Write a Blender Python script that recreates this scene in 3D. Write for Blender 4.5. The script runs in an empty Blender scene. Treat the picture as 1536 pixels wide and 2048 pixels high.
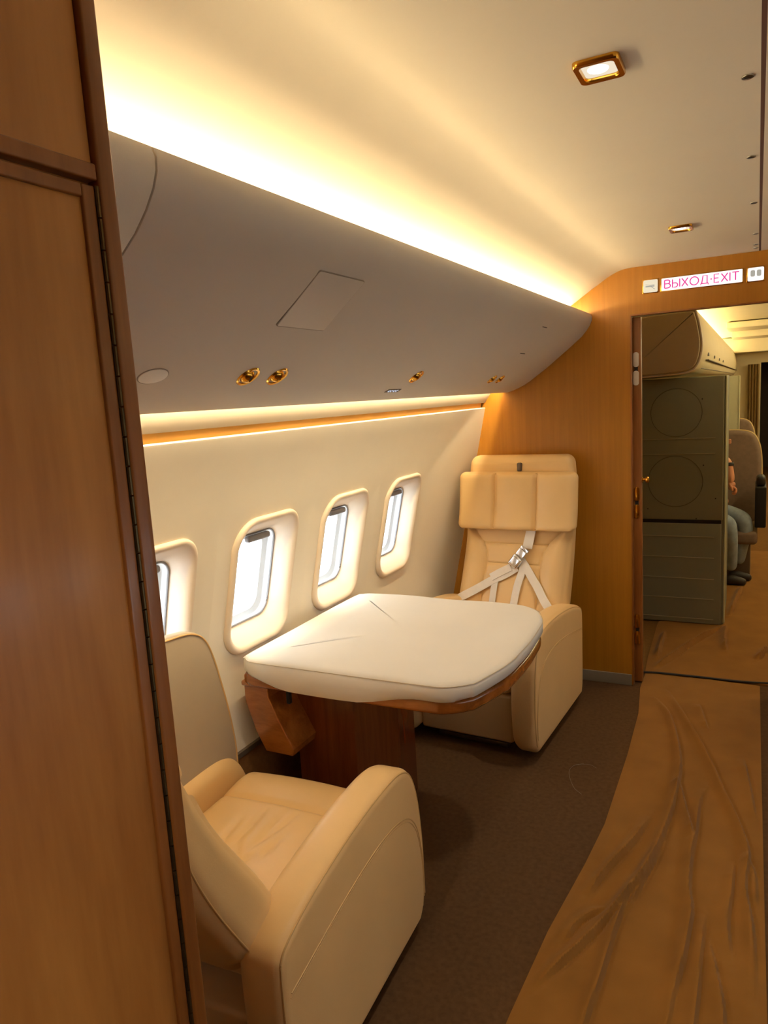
import bpy, bmesh, math, random
import numpy as np
from mathutils import Vector, Matrix

random.seed(7)
SC = bpy.context.scene
COL = SC.collection
PI = math.pi

# ------------------------------------------------------------------ camera
cam_d = bpy.data.cameras.new('camera')
cam = bpy.data.objects.new('camera', cam_d); COL.objects.link(cam)
cam_d.sensor_fit = 'HORIZONTAL'; cam_d.sensor_width = 36.0
cam_d.lens = 36.0 * 1440.0 / 1536.0
cam_d.clip_start = 0.02; cam_d.clip_end = 60
_R = ((0.88886008, 0.01738337, -0.45784886),      # rows: world x, y, z in (right, down, forward)
      (0.45427587, -0.16358796, 0.87571252),
      (-0.05967572, -0.98637559, -0.15330366))
cam.matrix_world = Matrix([[r[0], -r[1], -r[2], t] for r, t in zip(_R, (0.0, 0.0, 1.56))] + [[0, 0, 0, 1]])
SC.camera = cam

# ------------------------------------------------------------------ light outside, exposure
world = bpy.data.worlds.new('overcast_daylight'); SC.world = world
world.use_nodes = True
bg = world.node_tree.nodes['Background']
bg.inputs[0].default_value = (0.90, 0.96, 1.0, 1); bg.inputs[1].default_value = 7.5
COVE_POWER = 40.0       # emission of the long tubes over the bins
LOW_POWER = 105.0        # emission of the tubes behind the side panels
FAR_FILL_POWER = 14.0   # unseen fill tube added over the bin of the opposite side
SPOT_POWER = 24.0       # W of a ceiling downlight
CABIN_POWER = 34.0      # emission of the tubes in the forward cabin
SC.view_settings.view_transform = 'Standard'
SC.view_settings.look = 'None'
SC.view_settings.exposure = 0.08
SC.view_settings.gamma = 1.0
SC.view_settings.use_curve_mapping = False

# ------------------------------------------------------------------ materials
MATS = {}
def srgb(r, g, b):
    f = lambda c: (c / 255 / 12.92) if c / 255 <= 0.04045 else ((c / 255 + 0.055) / 1.055) ** 2.4
    return (f(r), f(g), f(b), 1.0)

def mat(name, rgb, rough=0.5, metal=0.0, var=0.06, vscale=6.0, bump=0.0, bscale=200.0, coat=0.0, stretch=(1, 1, 1), spec=0.5, emit=None, estr=0.0, sheen=0.0):
    m = bpy.data.materials.new(name); m.use_nodes = True
    nt = m.node_tree; N = nt.nodes; L = nt.links
    p = N['Principled BSDF']
    p.inputs['Roughness'].default_value = rough
    p.inputs['Metallic'].default_value = metal
    p.inputs['Specular IOR Level'].default_value = spec
    p.inputs['Coat Weight'].default_value = coat
    p.inputs['Coat Roughness'].default_value = 0.12
    p.inputs['Sheen Weight'].default_value = sheen
    tc = N.new('ShaderNodeTexCoord'); mp = N.new('ShaderNodeMapping')
    mp.inputs['Scale'].default_value = stretch
    L.new(tc.outputs['Object'], mp.inputs['Vector'])
    nz = N.new('ShaderNodeTexNoise'); nz.inputs['Scale'].default_value = vscale
    nz.inputs['Detail'].default_value = 5
    L.new(mp.outputs[0], nz.inputs['Vector'])
    ramp = N.new('ShaderNodeValToRGB')
    c = srgb(*rgb)
    ramp.color_ramp.elements[0].position = 0.3; ramp.color_ramp.elements[1].position = 0.7
    ramp.color_ramp.elements[0].color = [x * (1 - var) for x in c[:3]] + [1]
    ramp.color_ramp.elements[1].color = [min(1, x * (1 + var)) for x in c[:3]] + [1]
    L.new(nz.outputs['Fac'], ramp.inputs['Fac'])
    L.new(ramp.outputs['Color'], p.inputs['Base Color'])
    if bump > 0:
        n2 = N.new('ShaderNodeTexNoise'); n2.inputs['Scale'].default_value = bscale; n2.inputs['Detail'].default_value = 3
        L.new(mp.outputs[0], n2.inputs['Vector'])
        b = N.new('ShaderNodeBump'); b.inputs['Strength'].default_value = bump; b.inputs['Distance'].default_value = 0.002
        L.new(n2.outputs['Fac'], b.inputs['Height']); L.new(b.outputs['Normal'], p.inputs['Normal'])
    if emit:
        p.inputs['Emission Color'].default_value = (*emit, 1); p.inputs['Emission Strength'].default_value = estr
    MATS[name] = m
    return m

def wood(name, dark, light, rough=0.35, coat=0.3, stretch=(9, 9, 0.7), scale=2.2):
    m = bpy.data.materials.new(name); m.use_nodes = True
    nt = m.node_tree; N = nt.nodes; L = nt.links
    p = N['Principled BSDF']; p.inputs['Roughness'].default_value = rough
    p.inputs['Coat Weight'].default_value = coat; p.inputs['Coat Roughness'].default_value = 0.15
    tc = N.new('ShaderNodeTexCoord'); mp = N.new('ShaderNodeMapping'); mp.inputs['Scale'].default_value = stretch
    L.new(tc.outputs['Object'], mp.inputs['Vector'])
    n1 = N.new('ShaderNodeTexNoise'); n1.inputs['Scale'].default_value = scale; n1.inputs['Detail'].default_value = 6; n1.inputs['Distortion'].default_value = 0.6
    n2 = N.new('ShaderNodeTexNoise'); n2.inputs['Scale'].default_value = scale * 9; n2.inputs['Detail'].default_value = 4
    L.new(mp.outputs[0], n1.inputs['Vector']); L.new(mp.outputs[0], n2.inputs['Vector'])
    mx = N.new('ShaderNodeMath'); mx.operation = 'MULTIPLY_ADD'; mx.inputs[1].default_value = 0.22
    ml = N.new('ShaderNodeMath'); ml.operation = 'MULTIPLY'; ml.inputs[1].default_value = 0.78
    L.new(n1.outputs['Fac'], ml.inputs[0]); L.new(n2.outputs['Fac'], mx.inputs[0]); L.new(ml.outputs[0], mx.inputs[2])
    r = N.new('ShaderNodeValToRGB')
    r.color_ramp.elements[0].position = 0.36; r.color_ramp.elements[1].position = 0.64
    r.color_ramp.elements[0].color = srgb(*dark); r.color_ramp.elements[1].color = srgb(*light)
    L.new(mx.outputs[0], r.inputs['Fac']); L.new(r.outputs['Color'], p.inputs['Base Color'])
    MATS[name] = m
    return m

def emis(name, rgb, s):
    m = bpy.data.materials.new(name); m.use_nodes = True
    nt = m.node_tree; nt.nodes.remove(nt.nodes['Principled BSDF'])
    e = nt.nodes.new('ShaderNodeEmission'); e.inputs[0].default_value = (*rgb, 1); e.inputs[1].default_value = s
    nt.links.new(e.outputs[0], nt.nodes['Material Output'].inputs[0])
    MATS[name] = m
    return m

def glass(name):
    m = bpy.data.materials.new(name); m.use_nodes = True
    nt = m.node_tree; nt.nodes.remove(nt.nodes['Principled BSDF'])
    t = nt.nodes.new('ShaderNodeBsdfTransparent'); t.inputs[0].default_value = (0.95, 0.97, 0.98, 1)
    g = nt.nodes.new('ShaderNodeBsdfGlossy'); g.inputs['Roughness'].default_value = 0.05
    mx = nt.nodes.new('ShaderNodeMixShader')
    mx.inputs[0].default_value = 0.06
    nt.links.new(t.outputs[0], mx.inputs[1]); nt.links.new(g.outputs[0], mx.inputs[2])
    nt.links.new(mx.outputs[0], nt.nodes['Material Output'].inputs[0])
    MATS[name] = m
    return m

M_CEIL = mat('ceiling_laminate', (228, 216, 196), 0.75, var=0.015, vscale=3, spec=0.2)
M_BIN = mat('bin_laminate', (214, 207, 198), 0.5, var=0.015, vscale=3, bump=0.05, bscale=500, spec=0.35)
M_PANEL = mat('side_panel_laminate', (234, 223, 204), 0.6, var=0.02, vscale=4, spec=0.3)
M_FRAME = mat('window_surround_plastic', (232, 214, 192), 0.45, var=0.015)
M_WOOD_DOOR = wood('light_cherry_veneer', (160, 100, 42), (196, 134, 66), 0.42, 0.2, stretch=(4, 4, 0.45), scale=2.6)
M_WOOD_TRIM = wood('dark_cherry_trim', (128, 74, 28), (158, 98, 44), 0.4, 0.25)
M_WOOD_WALL = wood('bulkhead_veneer', (168, 110, 20), (178, 119, 27), 0.4, 0.2, stretch=(26, 26, 0.8))
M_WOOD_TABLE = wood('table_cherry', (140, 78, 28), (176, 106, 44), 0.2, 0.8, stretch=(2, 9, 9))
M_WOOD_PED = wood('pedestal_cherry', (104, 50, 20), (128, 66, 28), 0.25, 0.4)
M_LEATHER = mat('cream_leather', (230, 193, 136), 0.42, var=0.03, vscale=5, bump=0.12, bscale=420, spec=0.4)
M_LEATHER2 = mat('beige_leather', (208, 176, 132), 0.45, var=0.03, vscale=5, bump=0.12, bscale=420, spec=0.4)
M_STITCH = mat('leather_piping', (206, 168, 112), 0.5)
M_CARPET = mat('brown_carpet', (92, 67, 44), 0.95, var=0.14, vscale=60, bump=0.6, bscale=700, spec=0.1)
M_DADO = mat('brown_dado_carpet', (136, 92, 52), 0.95, var=0.1, vscale=50, bump=0.5, bscale=700, spec=0.1)
M_RUNNER = mat('ochre_cloth', (142, 98, 44), 0.95, var=0.10, vscale=7, bump=0.3, bscale=900, spec=0.05, sheen=0.1)
M_COVER = mat('white_cover_cloth', (226, 220, 210), 0.9, var=0.02, vscale=5, bump=0.15, bscale=900, spec=0.1)
M_BRASS = mat('polished_brass', (212, 160, 62), 0.18, metal=1.0, var=0.03)
M_CHROME = mat('chrome', (214, 214, 220), 0.12, metal=1.0, var=0.02)
M_STEEL = mat('dull_steel', (150, 146, 140), 0.35, metal=1.0, var=0.04)
M_DARK = mat('dark_gap', (34, 28, 24), 0.8, var=0.05)
M_HINGE = mat('aged_brass_hinge', (92, 76, 50), 0.4, metal=0.9, var=0.2, vscale=40)
M_TRIMGREY = mat('grey_brown_trim', (96, 82, 68), 0.6, var=0.05)
M_BASE = mat('bulkhead_skirting', (132, 118, 98), 0.6, var=0.06)
M_BELT = mat('white_webbing', (238, 231, 220), 0.7, var=0.03, vscale=20, bump=0.3, bscale=900)
M_WHITE = mat('white_plastic', (232, 226, 218), 0.45, var=0.02)
M_BLACK = mat('black_plastic', (22, 20, 19), 0.6, var=0.1)
M_GOLD = mat('satin_gold_strip', (222, 170, 84), 0.5, metal=0.4, var=0.08, vscale=3)
M_GALLEY = mat('grey_green_metal', (138, 144, 128), 0.38, metal=0.15, var=0.05, vscale=3)
M_GALLEYLINE = mat('pale_bead', (170, 166, 144), 0.4, metal=0.4)
M_GREENWHITE = mat('pale_green_panel', (196, 198, 170), 0.5, var=0.03)
M_SEATGREY = mat('grey_seat_cloth', (134, 116, 102), 0.95, var=0.08, vscale=30, bump=0.4, bscale=600, spec=0.1)
M_CABIN = mat('cabin_cream', (226, 212, 172), 0.6, var=0.02)
M_ENDCAP = mat('shaded_end_cap', (186, 174, 146), 0.6, var=0.03)  # darker than the bin body, shade put into the cap's colour
M_CURTAIN = mat('brown_curtain', (150, 122, 74), 0.95, var=0.08, vscale=20)
M_FLOORFAR = mat('tan_carpet', (124, 90, 50), 0.95, var=0.1, vscale=40, bump=0.4, bscale=600, spec=0.1)
M_SKIN = mat('skin', (206, 142, 106), 0.5, var=0.04)
M_JEANS = mat('blue_jeans', (150, 166, 184), 0.9, var=0.18, vscale=25, bump=0.3, bscale=500)
M_SHIRT = mat('grey_shirt', (96, 92, 88), 0.9, var=0.08)
M_HAIR = mat('brown_hair', (70, 44, 26), 0.7, var=0.15, vscale=60)
M_SHOE = mat('dark_shoe', (48, 42, 40), 0.6, var=0.1)
M_SEAM = mat('joint_line', (150, 140, 128), 0.7, var=0.02)
M_PINK = emis('pink_letters', (0.80, 0.03, 0.30), 1.0)
M_SIGN = emis('lit_sign_white', (1.0, 0.93, 0.88), 1.15)
M_SIGNDIM = emis('lit_sign_cream', (1.0, 0.86, 0.62), 0.85)
M_ICON = emis('grey_icon', (0.50, 0.47, 0.40), 0.8)
M_TUBE = emis('warm_tube', (1.0, 0.82, 0.50), COVE_POWER)
M_TUBE_FILL = emis('opposite_fill_tube', (1.0, 0.82, 0.50), FAR_FILL_POWER)
M_TUBE_LOW = emis('warm_low_tube', (1.0, 0.82, 0.50), LOW_POWER)
M_TUBE_FAR = emis('cabin_tube', (1.0, 0.84, 0.52), CABIN_POWER)
M_LAMP = emis('downlight_lens', (1.0, 0.93, 0.96), 4.0)
M_LENS = emis('downlight_glass', (1.0, 0.86, 0.66), 0.85)
M_READ = emis('seat_number_light', (0.80, 0.85, 1.0), 0.7)
M_GLASS = glass('window_glass')

# ------------------------------------------------------------------ mesh helpers
def make_mesh(name, V, F, m, smooth=True, angle=40):
    me = bpy.data.meshes.new(name)
    me.from_pydata([tuple(map(float, v)) for v in V], [], [tuple(f) for f in F])
    bm = bmesh.new(); bm.from_mesh(me); bmesh.ops.recalc_face_normals(bm, faces=bm.faces); bm.to_mesh(me); bm.free()
    ms = m if isinstance(m, (list, tuple)) else [m]
    for x in ms: me.materials.append(x)
    if smooth:
        me.polygons.foreach_set('use_smooth', [True] * len(me.polygons))
        me.set_sharp_from_angle(angle=math.radians(angle))
    me.update()
    return me

def obj(name, geo, m, parent=None, local=False, smooth=True, angle=40, origin=None):
    """link geometry as one mesh object; world coordinates unless local"""
    V, F = geo
    V = [Vector(v) for v in V]
    if parent is not None and not local:
        W = root_world(parent)
        V = [v - W for v in V]
    loc = Vector((0, 0, 0))
    if parent is None and origin is not None:
        loc = Vector(origin); V = [v - loc for v in V]
    o = bpy.data.objects.new(name, make_mesh(name, V, F, m, smooth, angle))
    COL.objects.link(o)
    o.location = loc
    if parent is not None: o.parent = parent
    return o

def root_world(p):
    w = Vector((0, 0, 0))
    while p is not None:
        w = w + p.location; p = p.parent
    return w

def tag(o, label=None, cat=None, group=None, kind=None):
    if label: o['label'] = label
    if cat: o['category'] = cat
    if group: o['group'] = group
    if kind: o['kind'] = kind
    return o

def thing(name, loc, label, cat, group=None, rz=0.0):
    o = bpy.data.objects.new(name, None); o.empty_display_size = 0.1
    COL.objects.link(o); o.location = loc; o.rotation_euler = (0, 0, rz)
    return tag(o, label, cat, group)

def struct(o):
    o['kind'] = 'structure'; return o

def join(*gs):
    V, F = [], []
    for v, f in gs:
        n = len(V); V += list(v); F += [tuple(i + n for i in q) for q in f]
    return V, F

def axis_pts(h, r, seg, n):
    r = min(r, h)
    a = [-h + r * (1 - math.cos(PI / 2 * k / seg)) if False else -h + r * k / seg for k in range(seg + 1)]
    mid = [(-h + r) + (2 * h - 2 * r) * k / n for k in range(1, n)] if h > r else []
    b = [-x for x in reversed(a)]
    out = a + mid + b
    res = [out[0]]
    for x in out[1:]:
        if x - res[-1] > 1e-7: res.append(x)
    return res

def rbox(c, h, r=0.01, seg=3, n=(1, 1, 1), deform=None):
    """box of centre c and half sizes h with rounded edges; deform gets (p, unit position)"""
    A = [axis_pts(h[i], r, seg, n[i]) for i in range(3)]
    idx, V, F = {}, [], []
    def vert(i, j, k):
        key = (i, j, k)
        if key in idx: return idx[key]
        p = [A[0][i], A[1][j], A[2][k]]
        q = [max(-(h[a] - r), min(h[a] - r, p[a])) for a in range(3)]
        d = [p[a] - q[a] for a in range(3)]
        l = math.sqrt(sum(x * x for x in d))
        if l > 1e-9:
            # warp the square corner grid onto the sphere
            mx = max(abs(x) for x in d) / r
            t = [math.tan(x / r * PI / 4) for x in d]
            l2 = math.sqrt(sum(x * x for x in t))
            p = [q[a] + t[a] / l2 * r * mx for a in range(3)]
        V.append(Vector((p[0] + c[0], p[1] + c[1], p[2] + c[2]))); idx[key] = len(V) - 1
        return idx[key]
    nx, ny, nz = (len(a) for a in A)
    for (u, v, w, nu, nv, nw) in ((0, 1, 2, nx, ny, nz), (1, 2, 0, ny, nz, nx), (2, 0, 1, nz, nx, ny)):
        for e in (0, nw - 1):
            for a in range(nu - 1):
                for b in range(nv - 1):
                    q = []
                    for (da, db) in ((0, 0), (1, 0), (1, 1), (0, 1)):
                        t = [0, 0, 0]; t[u] = a + da; t[v] = b + db; t[w] = e
                        q.append(vert(*t))
                    F.append(tuple(q if e else reversed(q)))
    if deform:
        V = [Vector(deform(v)) for v in V]
    return V, F

def bx(x0, x1, y0, y1, z0, z1, r=0.003, seg=2):
    h = (abs(x1 - x0) / 2, abs(y1 - y0) / 2, abs(z1 - z0) / 2)
    r = min(r, min(h) * 0.98)
    return rbox(((x0 + x1) / 2, (y0 + y1) / 2, (z0 + z1) / 2), h, r, seg)

def catmull(pts, n=6, closed=False):
    P = [np.array(p, float) for p in pts]; out = []; N = len(P)
    rng = range(N) if closed else range(N - 1)
    for i in rng:
        p1, p2 = P[i], P[(i + 1) % N]
        p0 = P[(i - 1) % N] if closed or i > 0 else 2 * p1 - p2
        p3 = P[(i + 2) % N] if closed or i + 2 < N else 2 * p2 - p1
        for k in range(n):
            t = k / n
            out.append(0.5 * ((2 * p1) + (-p0 + p2) * t + (2 * p0 - 5 * p1 + 4 * p2 - p3) * t * t + (-p0 + 3 * p1 - 3 * p2 + p3) * t ** 3))
    if not closed: out.append(P[-1])
    return out

def inset(poly, d):
    """inset a closed 2D loop (counter-clockwise or not) by d along its vertex normals"""
    P = np.array(poly, float); n = len(P)
    area = 0.5 * sum(P[i][0] * P[(i + 1) % n][1] - P[(i + 1) % n][0] * P[i][1] for i in range(n))
    s = 1 if area > 0 else -1
    out = []
    for i in range(n):
        a = P[i] - P[i - 1]; b = P[(i + 1) % n] - P[i]
        na = np.array([-a[1], a[0]]) / (np.linalg.norm(a) + 1e-9); nb = np.array([-b[1], b[0]]) / (np.linalg.norm(b) + 1e-9)
        v = na + nb; v = v / (np.linalg.norm(v) + 1e-9)
        k = max(0.5, float(v @ na))
        out.append(P[i] + s * v * d / k)
    return out

AX = {'x': lambda a, b, t: (t, a, b), 'y': lambda a, b, t: (a, t, b), 'z': lambda a, b, t: (a, b, t)}
def slab(poly, t0, t1, r0=0.005, r1=0.005, axis='x', seg=4, puff0=0.0, puff1=0.0):
    """closed 2D outline swept from t0 to t1 with rounded rims (t0 < t1)"""
    rings = []
    def rim(r, t, s):
        if r <= 0: return [(0.0, t)]
        return [(r * (1 - math.sin(PI / 2 * k / seg)), t + s * r * (1 - math.cos(PI / 2 * k / seg))) for k in range(seg + 1)]
    for d, t in rim(r0, t0, 1): rings.append((inset(poly, d) if d > 1e-9 else poly, t))
    for d, t in reversed(rim(r1, t1, -1)): rings.append((inset(poly, d) if d > 1e-9 else poly, t))
    f = AX[axis]; n = len(poly); V, F = [], []
    for pl, t in rings: V += [f(p[0], p[1], t) for p in pl]
    for k in range(len(rings) - 1):
        for i in range(n):
            j = (i + 1) % n
            F.append((k * n + i, k * n + j, (k + 1) * n + j, (k + 1) * n + i))
    F.append(tuple(reversed(range(n)))); F.append(tuple(range((len(rings) - 1) * n, len(rings) * n)))
    return V, F

def sheet(poly, y0, y1, ny=1, axis='y'):
    """open profile swept along an axis"""
    f = AX[axis]; V, F = [], []; n = len(poly)
    for k in range(ny + 1):
        t = y0 + (y1 - y0) * k / ny
        V += [f(p[0], p[1], t) for p in poly]
    for k in range(ny):
        for i in range(n - 1):
            F.append((k * n + i, k * n + i + 1, (k + 1) * n + i + 1, (k + 1) * n + i))
    return V, F

def tube(pts, r, n=8, closed=False):
    P = [Vector(p) for p in pts]; V, F = [], []; N = len(P)
    up = Vector((0.13, 0.21, 0.97))
    for i, p in enumerate(P):
        a = P[(i - 1) % N] if closed or i > 0 else p
        b = P[(i + 1) % N] if closed or i < N - 1 else p
        d = (b - a).normalized()
        s = d.cross(up)
        if s.length < 1e-4: s = d.cross(Vector((1, 0, 0)))
        s.normalize(); t = d.cross(s)
        rr = r[i] if isinstance(r, (list, tuple)) else r
        for k in range(n):
            a_ = 2 * PI * k / n
            V.append(p + s * (math.cos(a_) * rr) + t * (math.sin(a_) * rr))
    for i in range(N if closed else N - 1):
        j = (i + 1) % N
        for k in range(n):
            l = (k + 1) % n
            F.append((i * n + k, i * n + l, j * n + l, j * n + k))
    if not closed:
        F.append(tuple(reversed(range(n)))); F.append(tuple(range((N - 1) * n, N * n)))
    return V, F

def lathe(c, axis, prof, n=20):
    """prof: (radius, height along axis) list"""
    a = Vector(axis).normalized(); s = a.orthogonal().normalized(); t = a.cross(s); c = Vector(c)
    V, F = [], []
    for r, h in prof:
        for k in range(n):
            q = 2 * PI * k / n
            V.append(c + a * h + (s * math.cos(q) + t * math.sin(q)) * max(r, 1e-5))
    for i in range(len(prof) - 1):
        for k in range(n):
            l = (k + 1) % n
            F.append((i * n + k, i * n + l, (i + 1) * n + l, (i + 1) * n + k))
    F.append(tuple(reversed(range(n)))); F.append(tuple(range((len(prof) - 1) * n, len(prof) * n)))
    return V, F

def oriented(geo, c, X, Y, Z):
    X, Y, Z, c = Vector(X), Vector(Y), Vector(Z), Vector(c)
    V, F = geo
    return [c + X * v[0] + Y * v[1] + Z * v[2] for v in V], F

def rrect(hx, hy, r, n=6):
    out = []
    for cx, cy, a0 in ((hx - r, hy - r, 0), (-hx + r, hy - r, 90), (-hx + r, -hy + r, 180), (hx - r, -hy + r, 270)):
        for k in range(n + 1):
            a = math.radians(a0 + 90 * k / n)
            out.append((cx + r * math.cos(a), cy + r * math.sin(a)))
    return out

# ------------------------------------------------------------------ cabin dimensions
YB = 3.769                      # the wooden bulkhead
CX = 0.10                       # cabin centre line for the mirrored side
PROF = [(0.0, -1.47), (0.2, -1.525), (0.40, -1.552), (0.486, -1.564), (0.638, -1.563), (0.829, -1.547), (1.015, -1.514), (1.259, -1.425), (1.374, -1.373), (1.48, -1.314)]
_PZ = [p[0] for p in PROF]; _PX = [p[1] for p in PROF]
_pf = catmull([(z, x) for z, x in PROF], 8)
_PFZ = [p[0] for p in _pf]; _PFX = [p[1] for p in _pf]
def wx(z): return float(np.interp(z, _PFZ, _PFX))
WIN_Y = [0.35, 0.883, 1.416, 1.949, 2.482, 3.025]
WIN_Z = 0.97
Y_BACK = -1.25

# ------------------------------------------------------------------ large structure
o = struct(obj('floor', sheet([(-1.75, 0), (1.9, 0)], Y_BACK, YB + 0.2), M_CARPET, smooth=False))
CEIL = [(-1.12, 1.79), (-1.05, 1.84), (-0.95, 1.905), (-0.88, 1.947), (-0.82, 1.984), (-0.77, 2.017), (-0.73, 2.043), (-0.697, 2.063), (-0.66, 2.086), (-0.625, 2.103), (-0.59, 2.114), (-0.551, 2.118)]
CEIL_L = catmull(CEIL, 3) + [np.array((-0.004, 2.118))]
ceil = struct(obj('ceiling', sheet(CEIL_L, Y_BACK, YB + 0.01), M_CEIL))
mirror = lambda poly: [(2 * CX - p[0], p[1]) for p in poly]
struct(obj('ceiling', join(sheet([(0.004, 2.118), (2 * CX + 0.551, 2.118)] + mirror(list(reversed(CEIL))), Y_BACK, YB + 0.01)), M_CEIL))
struct(obj('trim_1', bx(-0.007, 0.007, Y_BACK, YB, 2.1182, 2.135, 0.0003), mat('maroon_joint', (96, 62, 52), 0.7)))
obj_outer = struct(obj('wall_outer', join(sheet([(-1.43, 1.375), (-1.43, 1.46), (-1.36, 1.516), (-1.314, 1.513), (-1.309, 1.517), (-1.280, 1.56), (-1.262, 1.62), (-1.232, 1.70), (-1.12, 1.795)], Y_BACK, YB),
                                          sheet([(-1.43, 1.375), (-1.390, 1.385)], Y_BACK, YB)), M_CEIL))
struct(obj('wall_outer', join(sheet(mirror([(-1.43, 1.375), (-1.43, 1.46), (-1.36, 1.516), (-1.314, 1.513), (-1.309, 1.517), (-1.280, 1.56), (-1.262, 1.62), (-1.232, 1.70), (-1.12, 1.795)]), Y_BACK, YB),
                              sheet(mirror([(-1.43, 1.375), (-1.390, 1.385)]), Y_BACK, YB)), M_CEIL))
struct(obj('wall_back', bx(-1.9, 2.1, Y_BACK - 0.04, Y_BACK, 0, 2.3, 0.002), M_WOOD_WALL))

def side_panel_geo(side, ys):
    """lining with rounded window holes; side -1 is the photographed wall"""
    mx = (lambda x: x) if side < 0 else (lambda x: 2 * CX - x)
    z0, z1 = 0.405, 1.48
    V, F = [], []
    hy, hz, rr = 0.172, 0.226, 0.085
    bounds = [Y_BACK] + [(a + b) / 2 for a, b in zip(ys[:-1], ys[1:])] + [YB]
    for i, yc in enumerate(ys):
        yl, yr = bounds[i], bounds[i + 1]
        hole = [(yc + p[0], WIN_Z + p[1]) for p in rrect(hy, hz, rr, 8)]
        outer = []
        ex = 1e9
        for (y, z) in hole:
            dy, dz = y - yc, z - WIN_Z
            k = []
            if dy > 1e-9: k.append((yr - yc) / dy)
            if dy < -1e-9: k.append((yl - yc) / dy)
            if dz > 1e-9: k.append((z1 - WIN_Z) / dz)
            if dz < -1e-9: k.append((z0 - WIN_Z) / dz)
            k = min(k); outer.append([yc + dy * k, WIN_Z + dz * k])
        for cy, cz in ((yl, z0), (yr, z0), (yl, z1), (yr, z1)):      # pull the nearest point into each corner
            j = min(range(len(outer)), key=lambda q: (outer[q][0] - cy) ** 2 + (outer[q][1] - cz) ** 2)
            outer[j] = [cy, cz]
        n = len(hole); base = len(V); K = 16
        for k in range(K + 1):
            t = k / K
            for a, b in zip(hole, outer):
                y = a[0] + (b[0] - a[0]) * t; z = a[1] + (b[1] - a[1]) * t
                V.append((mx(wx(z)), y, z))
        for k in range(K):
            for a in range(n):
                b = (a + 1) % n
                F.append((base + k * n + a, base + k * n + b, base + (k + 1) * n + b, base + (k + 1) * n + a))
    # rounded lip along the top edge
    lip = [(-1.314, 1.48), (-1.312, 1.484), (-1.316, 1.488), (-1.326, 1.488), (-1.334, 1.482), (-1.392, 1.385)]
    g = sheet([(mx(a), b) for a, b in lip], Y_BACK, YB)
    V, F = join((V, F), g)
    return V, F

wall_l = struct(obj('wall_left', side_panel_geo(-1, WIN_Y), M_PANEL))
wall_r = struct(obj('wall_right', side_panel_geo(1, WIN_Y), M_PANEL))
for s, nm in ((-1, 'left'), (1, 'right')):
    mx = (lambda x: x) if s < 0 else (lambda x: 2 * CX - x)
    struct(obj('wall_lower_' + nm, sheet([(mx(-1.553), 0.0), (mx(-1.553), 0.2), (mx(-1.552), 0.385)], Y_BACK, YB), M_DADO))
    struct(obj('baseboard_' + nm, slab([(mx(-1.56), 0.383), (mx(-1.545), 0.383), (mx(-1.543), 0.403), (mx(-1.56), 0.407)], Y_BACK, YB, 0, 0, 'y'), M_TRIMGREY))
    # brass channel seen through the slot above the side panel
    struct(obj('trim_2' if s < 0 else 'trim_3', slab([(mx(-1.346), 1.462), (mx(-1.3385), 1.470), (mx(-1.3325), 1.5135), (mx(-1.338), 1.514), (mx(-1.344), 1.478)], Y_BACK, YB - 0.003, 0, 0, 'y'), M_GOLD))

# wooden bulkhead with the doorway
def bulkhead():
    x0, x1, h = -0.555, 0.075, 1.897
    poly = [(-1.75, -0.01), (x0, -0.01), (x0, h), (x1, h), (x1, -0.01), (2.0, -0.01), (2.0, 2.25), (-1.75, 2.25)]
    V = [(p[0], YB, p[1]) for p in poly] + [(p[0], YB + 0.04, p[1]) for p in poly]
    n = len(poly); F = [(0, 1, 2, 7), (7, 2, 3, 6), (3, 4, 5, 6)]
    F += [tuple(i + n for i in f) for f in F]
    F += [(i, (i + 1) % n, (i + 1) % n + n, i + n) for i in range(n)]
    return V, F
wall_f = struct(obj('wall_front', bulkhead(), M_WOOD_WALL, smooth=False))
struct(obj('trim_4', join(bx(-0.557, -0.551, YB - 0.004, YB + 0.044, 0, 1.895, 0.001), bx(-0.557, 0.077, YB - 0.004, YB + 0.044, 1.891, 1.898, 0.001)), M_WOOD_TRIM))
struct(obj('baseboard_front', bx(-1.46, -0.56, YB - 0.010, YB + 0.0, 0.0, 0.060, 0.003), M_BASE))

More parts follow.
